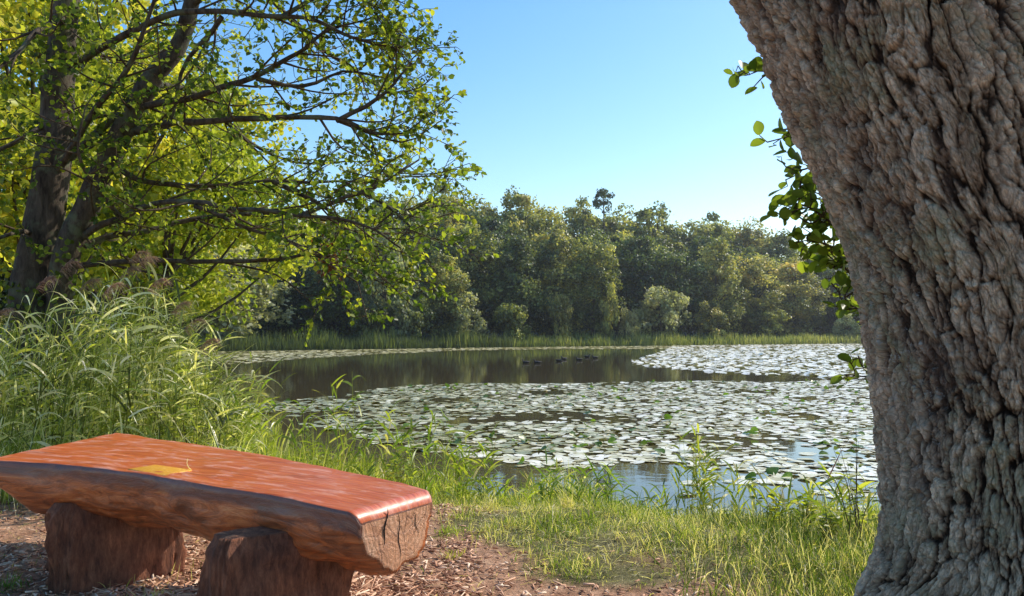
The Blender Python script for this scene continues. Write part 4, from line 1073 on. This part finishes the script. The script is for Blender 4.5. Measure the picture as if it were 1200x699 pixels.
# ------------------------------------------------------------------ bank grass
def in_view(x, y, m=.75): return (y > 2.2) & (np.abs(x) < y * m + .6)
def bank_grass():
    rng = np.random.default_rng(51)
    n = 420000
    X = rng.uniform(-6, 6.5, n); Y = rng.uniform(2.5, 11.5, n)
    sd_ = lake_sd(X, Y); ok = in_view(X, Y) & (sd_ > -.15); X, Y, sd_ = X[ok], Y[ok], sd_[ok]
    pm = pathmask(X, Y); cl = fbm(xyz(X * 2.2, Y * 2.2, 1.5), 3); big = fbm(xyz(X * .7, Y * .7, 11.), 2)
    dens = np.clip(.62 + .9 * cl + .4 * big + .4 * perlin(xyz(X * 4.2, Y * 4.2, 2.2)), .06, 1) * (1 - pm * .95)
    ok = rng.random(len(X)) < dens; X, Y, sd_, cl, big, pm = (a[ok] for a in (X, Y, sd_, cl, big, pm))
    n = len(X); Z = ground(X, Y)
    tall = smooth(1.6, .2, sd_)
    tf = smooth(.0, .55, perlin(xyz(X * 4.2, Y * 4.2, 2.2)) + .2)
    h = (.035 + .05 * np.clip(cl + .3, 0, 1) + .085 * tf) * rng.uniform(.5, 1.5, n) * (1 - .4 * pm) * (1 + 2.0 * tall * np.clip(.5 + big, .2, 1.3))
    th = rng.uniform(0, 6.28, n); ln = np.abs(rng.normal(size=n)) * .55 + .1
    D = np.stack([np.cos(th) * ln, np.sin(th) * ln, np.ones(n)], -1)
    dry = rng.random(n) < np.clip(.46 + .55 * -cl + .3 * pm, .12, .88)
    tint = np.where(dry, rng.uniform(.85, 1, n), np.clip(.42 + .3 * big + rng.normal(size=n) * .22, 0, .85))
    V, q, t = ribbons(np.stack([X, Y, Z - .005], -1), D, h, rng.uniform(.0028, .0055, n) * (1 + tall), rng.uniform(.1, .7, n), 3, tint, rng=rng)
    n2 = 80000; X2 = rng.uniform(-4, 5, n2); Y2 = rng.uniform(2.5, 10, n2); s2_ = lake_sd(X2, Y2)
    ok = in_view(X2, Y2) & (s2_ > 0) & (rng.random(n2) < np.clip(.75 + .6 * perlin(xyz(X2 * 1.8, Y2 * 1.8, 6.)) - .9 * pathmask(X2, Y2), .04, 1)); X2, Y2 = X2[ok], Y2[ok]; n2 = len(X2)
    th2 = rng.uniform(0, 6.28, n2); D2 = np.stack([np.cos(th2), np.sin(th2), rng.uniform(.0, .55, n2)], -1)
    V2, q2, t2 = ribbons(np.stack([X2, Y2, ground(X2, Y2) + rng.uniform(.002, .02, n2)], -1), D2, rng.uniform(.03, .11, n2), rng.uniform(.002, .005, n2), .25, 2, rng.uniform(.82, 1, n2), rng=rng)
    q2 = q2 + len(V); V = np.vstack([V, V2]); t = np.concatenate([t, t2]); q = np.vstack([q, q2])
    tag(mk('short_grass', V, [q], M['grass'], attrs={'tint': t}), 'short yellow green grass with dry blades covering the bank', 'grass', kind='stuff')
    print('grass', n)
    # lush long grass at the left behind the bench and along the waterline
    n = 60000
    X = rng.uniform(-5, 3.6, n); Y = rng.uniform(4.6, 11.5, n); sd_ = lake_sd(X, Y)
    band = np.exp(-((sd_ - .45) / .55) ** 2) * np.where(X < -.4, 1.0, .35 + .25 * perlin(xyz(X * 1.2, Y * 1.2, 3.)))
    band = np.maximum(band, smooth(-.9, -1.6, X) * smooth(5.4 - .35 * 0, 6.0, Y + .35 * (X + 2.5)) * (sd_ > -.1))
    ok = (rng.random(n) < band) & (sd_ > -.35); X, Y, sd_ = X[ok], Y[ok], sd_[ok]; n = len(X); Z = np.maximum(ground(X, Y), -.06)
    g = perlin(xyz(X * 1.6, Y * 1.6, 8.)); h = np.where(X < -.5, .50, .19) * (1 + .6 * g) * rng.uniform(.5, 1.35, n)
    th = rng.uniform(0, 6.28, n); ln = np.abs(rng.normal(size=n)) * .4 + .08
    D = np.stack([np.cos(th) * ln, np.sin(th) * ln, np.ones(n)], -1)
    tint = np.where(rng.random(n) < .12, rng.uniform(.85, 1, n), np.clip(.6 + .2 * g + rng.normal(size=n) * .12, 0, .84))
    V, q, t = ribbons(np.stack([X, Y, Z], -1), D, h, rng.uniform(.005, .012, n), rng.uniform(.15, .8, n), 4, tint, rng=rng)
    tag(mk('long_grass', V, [q], M['grass'], attrs={'tint': t}), 'lush bright green long grass along the waterline behind the bench', 'grass', kind='stuff')
    # tangled grass in the lower right, its shade put into a dark tint
    n = 15000
    X = rng.uniform(.5, 2.3, n); Y = rng.uniform(3.1, 6.6, n)
    dd = (X - .45) * .9 - (5.0 - Y) * 0
    ok = rng.random(n) < smooth(.35, 1.0, X / Y * 3.2 - .15 + .3 * perlin(xyz(X * 2, Y * 2, 1.))) ; X, Y = X[ok], Y[ok]; n = len(X); Z = ground(X, Y)
    th = rng.uniform(0, 6.28, n); ln = np.abs(rng.normal(size=n)) * .45 + .1
    D = np.stack([np.cos(th) * ln, np.sin(th) * ln, np.ones(n)], -1)
    tint = np.where(rng.random(n) < .30, rng.uniform(.86, 1, n), np.clip(.02 + np.abs(rng.normal(size=n)) * .14, 0, .8))
    V, q, t = ribbons(np.stack([X, Y, Z], -1), D, rng.uniform(.08, .30, n), rng.uniform(.003, .006, n), rng.uniform(.1, .8, n), 4, tint, rng=rng)
    tag(mk('tangled_grass', V, [q], M['grass'], attrs={'tint': t}), 'tangled grass tinted dark as shade around the foot of the leaning trunk', 'grass', kind='stuff')
bank_grass()

# ------------------------------------------------------------------ reeds
def reed_arrays(bases, rng, hr, nl, ll, lw, wind=(.35, -.05), tintr=(.2, .85), pale=.18, srad=.0045):
    st = MB(); LP, LD, LL, LW, LDr, LTn = [], [], [], [], [], []
    tops = []
    for b in bases:
        h = rng.uniform(*hr); lean = rng.normal(size=2) * .09 + np.array(wind) * .22
        tt = np.linspace(0, 1, 6); P = b + np.stack([lean[0] * h * tt ** 1.6, lean[1] * h * tt ** 1.6, h * tt], -1)
        tn = rng.uniform(*tintr)
        st.tube(P, np.linspace(srad, srad * .4, 6), 3, tint=min(1, tn * .8 + .1))
        tops.append(P[-1]); n = int(rng.integers(*nl)); f = np.linspace(.18, .97, n) + rng.normal(size=n) * .02
        side = np.where(np.arange(n) % 2, 1, -1); az = rng.uniform(0, 6.28)
        Q = np.stack([np.interp(f, tt, P[:, k]) for k in range(3)], -1)
        dd = np.stack([np.cos(az) * side + wind[0] * 1.6, np.sin(az) * side * .8 + wind[1], np.full(n, 1.1)], -1) + rng.normal(size=(n, 3)) * .25
        LP.append(Q); LD.append(dd); LL.append(rng.uniform(*ll, n) * (1 - .35 * np.abs(f - .55))); LW.append(rng.uniform(*lw, n)); LDr.append(rng.uniform(.2, .85, n))
        t_ = np.clip(tn + rng.normal(size=n) * .12, 0, .84); pl = rng.random(n) < pale; t_[pl] = rng.uniform(.86, 1, pl.sum()); LTn.append(t_)  # pale share: dry straw, plus white sun highlights put into the leaf tint
    V, q, t = ribbons(np.concatenate(LP), np.concatenate(LD), np.concatenate(LL), np.concatenate(LW), np.concatenate(LDr), 6, np.concatenate(LTn), rng=rng)
    return st, V, q, t, np.array(tops)
def reeds():
    rng = np.random.default_rng(61)
    B = []
    while len(B) < 620:
        x, y = rng.uniform(-6.2, -1.7), rng.uniform(5.9, 9.2)
        px = 600 + 1000 * x / y
        if px > 262 + rng.normal() * 22 or px < -90: continue
        if y < 6.15 + .5 * (x < -3.2) * 0 : continue
        B.append((x, y, gz(x, y)))
    B = np.array(B); px = 600 + 1000 * B[:, 0] / B[:, 1]
    topy = np.interp(px, [-80, 20, 90, 150, 190, 230, 270], [390, 380, 362, 335, 355, 400, 455])
    hmax = CAMZ + (385 - topy) / 1000 * B[:, 1] - B[:, 2]
    st, V, q, t = MB(), [], [], []
    off = 0; allt = []
    for b, hm in zip(B, hmax):
        s, v, qq, tt, _ = reed_arrays([b], rng, (hm * .62, hm * 1.1), (8, 12), (.24, .46), (.010, .021), wind=(.45, -.05), tintr=(.0, .86), pale=.30)
        V.append(v); q.append(qq + off); t.append(tt); off += len(v)
        st.V += s.V; st.F += [f + st.n for f in s.F]; st.A.setdefault('tint', []); st.A['tint'] += s.A['tint']; st.n += s.n
    V = np.concatenate(V); q = np.concatenate(q); t = np.concatenate(t)
    SV = np.concatenate(st.V); SF = np.concatenate(st.F); ST = np.concatenate(st.A['tint'])
    tag(mk('reed_bed', np.vstack([V, SV]), [q, SF + len(V)], M['reed'], attrs={'tint': np.concatenate([t, ST])}), 'dense bed of tall reeds with arching leaves behind the left end of bench', 'reeds', kind='stuff')
    # undergrowth in the reeds
    n = 9000; X = rng.uniform(-6, -1.9, n); Y = rng.uniform(5.95, 9.2, n); ok = (600 + 1000 * X / Y) < 285; X, Y = X[ok], Y[ok]; n = len(X)
    D = np.stack([rng.normal(size=n) * .4 + .1, rng.normal(size=n) * .4, np.ones(n)], -1)
    V, q, t = ribbons(np.stack([X, Y, ground(X, Y)], -1), D, rng.uniform(.3, 1.0, n), rng.uniform(.006, .014, n), rng.uniform(.2, .8, n), 4, np.where(rng.random(n) < .45, rng.uniform(.85, .97, n), rng.uniform(.1, .7, n)), rng=rng)
    tag(mk('reed_undergrowth', V, [q], M['reed'], attrs={'tint': t}), 'dry straw and sedge filling the foot of the reed bed', 'undergrowth', kind='stuff')
    # plumed reeds, each on its own
    pl = [(150, 312, 6.4, 'tallest reed of the bed, its feathery plume bending at the top beneath the lowest bough'), (160, 318, 6.5, 'plumed reed leaning right beside the tallest reed'),
          (172, 345, 6.3, 'plumed reed with silvery leaves just right of the tallest reed'), (140, 330, 6.7, 'plumed reed close on the left of the tallest reed'), (70, 322, 6.8, 'reed with a rusty plume right in front of the alder trunks'),
          (42, 342, 6.4, 'short reed with a reddish plume before the left alder trunk'), (92, 345, 6.3, 'reed with a pinkish plume halfway between the alder and the tallest reed'),
          (200, 372, 6.3, 'reed with pale drooping leaves on the right slope of the bed'), (215, 392, 6.4, 'low reed with white sunlit leaves near the right edge of the bed'),
          (232, 415, 6.5, 'small reed at the right end of the bed against the lake'), (120, 350, 6.2, 'thin plumed reed in front of the bed middle'), (-10, 380, 6.3, 'plumed reed cut by the left photo edge')]
    for (px, py, Yd, lab) in pl:
        tp = at(px, py, Yd); bx = tp[0] - .28; g = gz(bx, Yd); h = tp[2] - g
        o = empty('plumed_reed', (bx, Yd, g)); tag(o, lab, 'reed')
        tt = np.linspace(0, 1, 9); P = np.stack([.28 * tt ** 2.2, 0 * tt, h * tt], -1)
        sb = MB(); sb.tube(P, np.linspace(.005, .0022, 9), 5, tint=.8); sb.build('stem', M['reed'], o)
        n = 13; f = np.linspace(.2, .93, n); Q = np.stack([np.interp(f, tt, P[:, k]) for k in range(3)], -1)
        side = np.where(np.arange(n) % 3, 1, -1)
        dd = np.stack([side * .9 + .4, rng.normal(size=n) * .4 - .1, np.full(n, .9)], -1)
        V, q, t = ribbons(Q, dd, rng.uniform(.32, .55, n), rng.uniform(.016, .030, n), rng.uniform(.5, 1.1, n), 7, np.where(rng.random(n) < .75, rng.uniform(.86, 1, n), rng.uniform(.5, .8, n)), rng=rng)  # most leaves near white: sunlit highlights put into their tint
        mk('foliage', V, [q], M['reed'], o, {'tint': t})
        n = 170; f = rng.random(n); Q = P[-1] + np.stack([.13 * f, 0 * f, .02 + .20 * f - .12 * f ** 2], -1)
        dd = np.stack([.6 + rng.normal(size=n) * .25, rng.normal(size=n) * .35, .35 + rng.normal(size=n) * .35], -1)
        V, q, t = ribbons(Q, dd, rng.uniform(.04, .10, n), .0035, .7, 3, rng.random(n), rng=rng)
        mk('plume', V, [q], M['plume'], o, {'tint': t})
reeds()

# tufts: young reed shoots and tall grass that stand out along the waterline
def tufts():
    rng = np.random.default_rng(71)
    T = [(815, 600, 7.0, 500, 12, .13, 'tall bright green reed shoots rising from the bank in front of blue water'), (850, 612, 6.9, 545, 5, .10, 'shorter reed shoots just right of the tallest shoots by the blue water'),
         (700, 600, 7.2, 550, 9, .12, 'thin upright grass tuft at the water left of the tall reed shoots'), (640, 598, 7.4, 545, 9, .15, 'bright grass tuft at the water edge right of the bench'),
         (548, 590, 7.0, 508, 9, .10, 'broad bladed green shoots beside the right end of the bench'), (505, 575, 7.2, 492, 7, .15, 'tall thin grass shoots behind the right end of bench'),
         (440, 560, 7.2, 480, 8, .22, 'bushy reed shoots behind the middle of the bench back edge'), (405, 545, 7.4, 440, 4, .12, 'tallest single grass shoots with a bent dry tip before the dark water'),
         (350, 540, 7.2, 470, 9, .25, 'leafy shoots behind the bench, left of the tallest single shoots'), (300, 520, 7.0, 450, 9, .25, 'leafy green shoots next to the right foot of the reed bed'),
         (262, 520, 6.8, 415, 8, .2, 'bright shoots climbing at the right edge of the reed bed'), (470, 570, 6.9, 500, 8, .2, 'dense shoots behind the right third of the bench'),
         (760, 600, 7.1, 570, 6, .15, 'low green shoots left of the tall reed shoots'), (590, 600, 7.1, 560, 6, .15, 'short green shoots right of the bench end at the water'),
         (930, 640, 5.8, 565, 9, .18, 'wild green shoots under the heart shaped leaves near the trunk'), (985, 640, 5.3, 560, 7, .14, 'tall weedy shoots touching the left side of leaning trunk')]
    for (px, gy_, Yd, top, n, sp, lab) in T:
        x = (px - 600) / 1000 * Yd; g = max(gz(x, Yd), -.03); h = (CAMZ + (385 - top) / 1000 * Yd - g) * 1.08; n = int(n * 1.7)
        o = empty('grass_tuft', (x, Yd, g)); tag(o, lab, 'grass tuft')
        bs = np.column_stack([rng.normal(size=n) * sp, rng.normal(size=n) * sp * .7, np.zeros(n) - .02])
        st, V, q, t, _ = reed_arrays(bs, rng, (h * .6, h), (6, 10), (.18, .36), (.013, .024), wind=(.1, 0), tintr=(.4, .78), pale=.06, srad=.003)
        st.build('stem', M['reed'], o); mk('foliage', V, [q], M['grass'], o, {'tint': t})
tufts()

def weeds():
    rng = np.random.default_rng(81)
    # leafy bramble by the trunk
    spots = [(905, 640, 5.6, 566, 5, .055, 'leafy weed with three big heart shaped leaves against the blue water', 'round', M['alder_leaf']),
             (945, 650, 5.4, 580, 6, .045, 'bushy weed with small round leaves between the heart shaped leaves and trunk', 'round', M['alder_leaf']),
             (1000, 660, 4.9, 520, 7, .045, 'arching bramble shoots close beside the left side of the trunk', 'oval', M['alder_leaf']),
             (965, 670, 5.0, 600, 8, .04, 'low leafy bramble at the left foot of the leaning trunk', 'oval', M['alder_leaf']),
             (740, 625, 6.4, 590, 7, .03, 'small leafy herb in the middle of the grassy bank', 'oval', M['alder_leaf']),
             (600, 640, 6.2, 600, 6, .03, 'small round leaved herb on the bank right of the bench', 'round', M['alder_leaf']),
             (470, 590, 6.2, 530, 8, .04, 'leafy green weed behind the right part of the bench', 'oval', M['alder_leaf']),
             (380, 560, 6.5, 520, 8, .04, 'leafy weed in the grass behind the middle of the bench', 'oval', M['alder_leaf']),
             (225, 530, 6.4, 455, 10, .045, 'tall nettle like weed in front of the reed bed, right of the bench corner', 'oval', M['alder_leaf'])]
    for (px, gy_, Yd, top, n, ls, lab, kd, mt) in spots:
        x = (px - 600) / 1000 * Yd; g = gz(x, Yd); h = CAMZ + (385 - top) / 1000 * Yd - g
        o = empty('leafy_weed', (x, Yd, g)); tag(o, lab, 'weed')
        mb = MB(); LP, LD = [], []
        for k in range(n):
            a = rng.uniform(0, 6.28); l = h * rng.uniform(.55, 1.02); sp = rng.uniform(.1, .6) * l
            P = spline([(rng.normal() * .04, rng.normal() * .04, -.02), (math.cos(a) * sp * .3, math.sin(a) * sp * .3, l * .55), (math.cos(a) * sp, math.sin(a) * sp, l)], 9)
            mb.tube(P, np.linspace(.003, .0012, 9), 4)
            for j in range(3, 9):
                if rng.random() < .3: continue
                m_ = 3 if j == 8 else 2; LP.append(np.repeat(P[j][None], m_, 0)); aa = rng.uniform(0, 6.28) + np.arange(m_) * 6.28 / m_
                LD.append(np.stack([np.cos(aa), np.sin(aa), np.full(m_, .25)], -1))
        LP = np.concatenate(LP); LD = unit(np.concatenate(LD)); m_ = len(LP)
        V, q = leaves(LP + LD * .012, LD, unit(rng.normal(size=(m_, 3)) * .35 + [0, -.2, 1]), rng.uniform(.7, 1.3, m_) * ls, kd)
        mb.build('stem', M['twig'], o); mk('foliage', V, [q], mt, o, {'tint': np.repeat(rng.uniform(.3, .85, m_), 6)})
    # dock stalks
    for (b, t_, Yd, r, lab) in [((1000, 620), (1003, 500), 5.2, .004, 'thin dark upright dead stem just left of the trunk'), ((1003, 590), (957, 553), 5.25, .004, 'dead stem slanting left off the thin upright one')]:
        p0, p1 = at(*b, Yd), at(*t_, Yd); mb = MB(); mb.tube(spline([p0 - [0, 0, .35 if r else 0], (p0 + p1) / 2 + [.01, 0, .01], p1], 8), np.linspace(r, .0015, 8), 5)
        tag(mb.build('dead_stem', M['twig']), lab, 'stem')
    p0, p1 = at(969, 564, 5.25), at(990, 520, 5.25)
    V, q, t = ribbons(np.array([p0]), np.array([p1 - p0]), np.linalg.norm(p1 - p0), .022, .0, 8, 0.2, rng=rng)
    tag(mk('red_dead_leaf', V, [q], M['red_leaf'], attrs={'tint': t}), 'long dark red withered leaf blade hanging before the white lily pads', 'leaf')
weeds()

# ------------------------------------------------------------------ chips, sticks, straw
def litter():
    rng = np.random.default_rng(91)
    m, N, L, out = newmat('wood_chips')
    a = N('Attribute', attribute_name='tint').outputs['Fac']
    c = ramp_out(N, L, a, [(0, (.14, .06, .035)), (.3, (.42, .20, .11)), (.7, (.70, .40, .25)), (1, (.88, .68, .50))])
    p = N('BsdfPrincipled'); p.inputs['Roughness'].default_value = .8; L(c, p.inputs['Base Color']); L(p.outputs[0], out.inputs[0])
    def boxes(P, L_, W_, H_, yaw, pitch, tint):
        n = len(P); u = np.stack([np.cos(yaw) * np.cos(pitch), np.sin(yaw) * np.cos(pitch), np.sin(pitch)], -1)
        v = np.stack([-np.sin(yaw), np.cos(yaw), 0 * yaw], -1); roll = rng.normal(size=n)[:, None] * .5; w_ = np.cross(u, v)
        v2 = v * np.cos(roll) + w_ * np.sin(roll); w2 = np.cross(u, v2)
        V = []
        for sx in (-1, 1):
            for sy in (-1, 1):
                for sz in (-1, 1):
                    k = 1 if sx < 0 else .6
                    V.append(P + u * (sx * L_ / 2)[:, None] + v2 * (sy * W_ / 2 * k)[:, None] + w2 * (sz * H_ / 2)[:, None])
        V = np.stack(V, 1).reshape(-1, 3); o = np.arange(n)[:, None] * 8
        F = np.concatenate([o + np.array(f) for f in ((0, 1, 3, 2), (4, 6, 7, 5), (0, 4, 5, 1), (2, 3, 7, 6), (0, 2, 6, 4), (1, 5, 7, 3))])
        return V, F, np.repeat(tint, 8)
    n = 26000; X = rng.uniform(-3.6, 1.4, n); Y = rng.uniform(2.4, 7, n)
    ok = (rng.random(n) < np.clip(pathmask(X, Y) * (.35 + .5 * perlin(xyz(X * 2, Y * 2, 4.)) + .5 * (X < -.2) * (Y < 5)), .02, 1)) & in_view(X, Y)
    X, Y = X[ok], Y[ok]; n = len(X)
    V, F, t = boxes(np.stack([X, Y, ground(X, Y) + rng.uniform(0, .018, n)], -1), rng.uniform(.012, .06, n), rng.uniform(.004, .014, n), rng.uniform(.002, .006, n), rng.uniform(0, 6.28, n), rng.normal(size=n) * .2, rng.random(n))
    tag(mk('wood_chips', V, [F], m, attrs={'tint': t}), 'reddish wood chips and bark bits scattered over the path under the bench', 'wood chips', kind='stuff')
    # heap of twigs under the bench
    n = 2600; c = np.array([-1.15, 3.75]); X = c[0] + rng.normal(size=n) * .42; Y = c[1] + rng.normal(size=n) * .36
    r = np.hypot((X - c[0]) / .7, (Y - c[1]) / .6); Z = ground(X, Y) + np.clip(.11 * (1 - r), 0, 1) * rng.random(n)
    V, F, t = boxes(np.stack([X, Y, Z + .006], -1), rng.uniform(.05, .16, n), rng.uniform(.003, .009, n), rng.uniform(.003, .006, n), rng.uniform(0, 6.28, n), rng.normal(size=n) * .25, np.clip(rng.normal(.55, .25, n), 0, 1))
    tag(mk('twig_litter', V, [F], m, attrs={'tint': t}), 'heap of split twigs and straw lying between the bench legs', 'twig litter', kind='stuff')
    # tufts by the legs
    for (px, py, Yd, h, n, tn, lab) in [(20, 690, 4.1, .13, 60, .3, 'dark green grass tuft at the bottom left in the shade of the bench'), (190, 668, 3.9, .16, 40, .95, 'dry straw tuft curling between the bench legs'),
                                        (420, 690, 3.35, .10, 70, .6, 'fresh green grass tuft at the right foot of the right bench leg'), (355, 690, 3.0, .10, 40, .5, 'small grass tuft at the front of the right bench leg'),
                                        (525, 620, 5.2, .12, 70, .6, 'grass tuft on the path edge near the right end of the bench'), (530, 655, 4.7, .06, 60, .75, 'small tuft alone on the reddish path right of the bench'),
                                        (575, 612, 5.9, .22, 70, .93, 'dry blond grass tuft between the path and the water'), (665, 610, 6.2, .25, 80, .9, 'straw coloured tall tuft in the middle of the bank')]:
        x = (px - 600) / 1000 * Yd; g = gz(x, Yd); o_ = np.array([x, Yd, g]); 
        th = rng.uniform(0, 6.28, n); l = np.abs(rng.normal(size=n)) * .5 + .1
        D = np.stack([np.cos(th) * l, np.sin(th) * l, np.ones(n)], -1); B = np.column_stack([rng.normal(size=(n, 2)) * .035, np.zeros(n)])
        V, q, t = ribbons(B, D, rng.uniform(.5, 1.2, n) * h, rng.uniform(.003, .006, n), rng.uniform(.2, .9, n), 4, np.clip(tn + rng.normal(size=n) * .08, 0, 1), rng=rng)
        tag(mk('grass_tuft', V, [q], M['grass'], attrs={'tint': t}, loc=o_), lab, 'grass tuft')
litter()
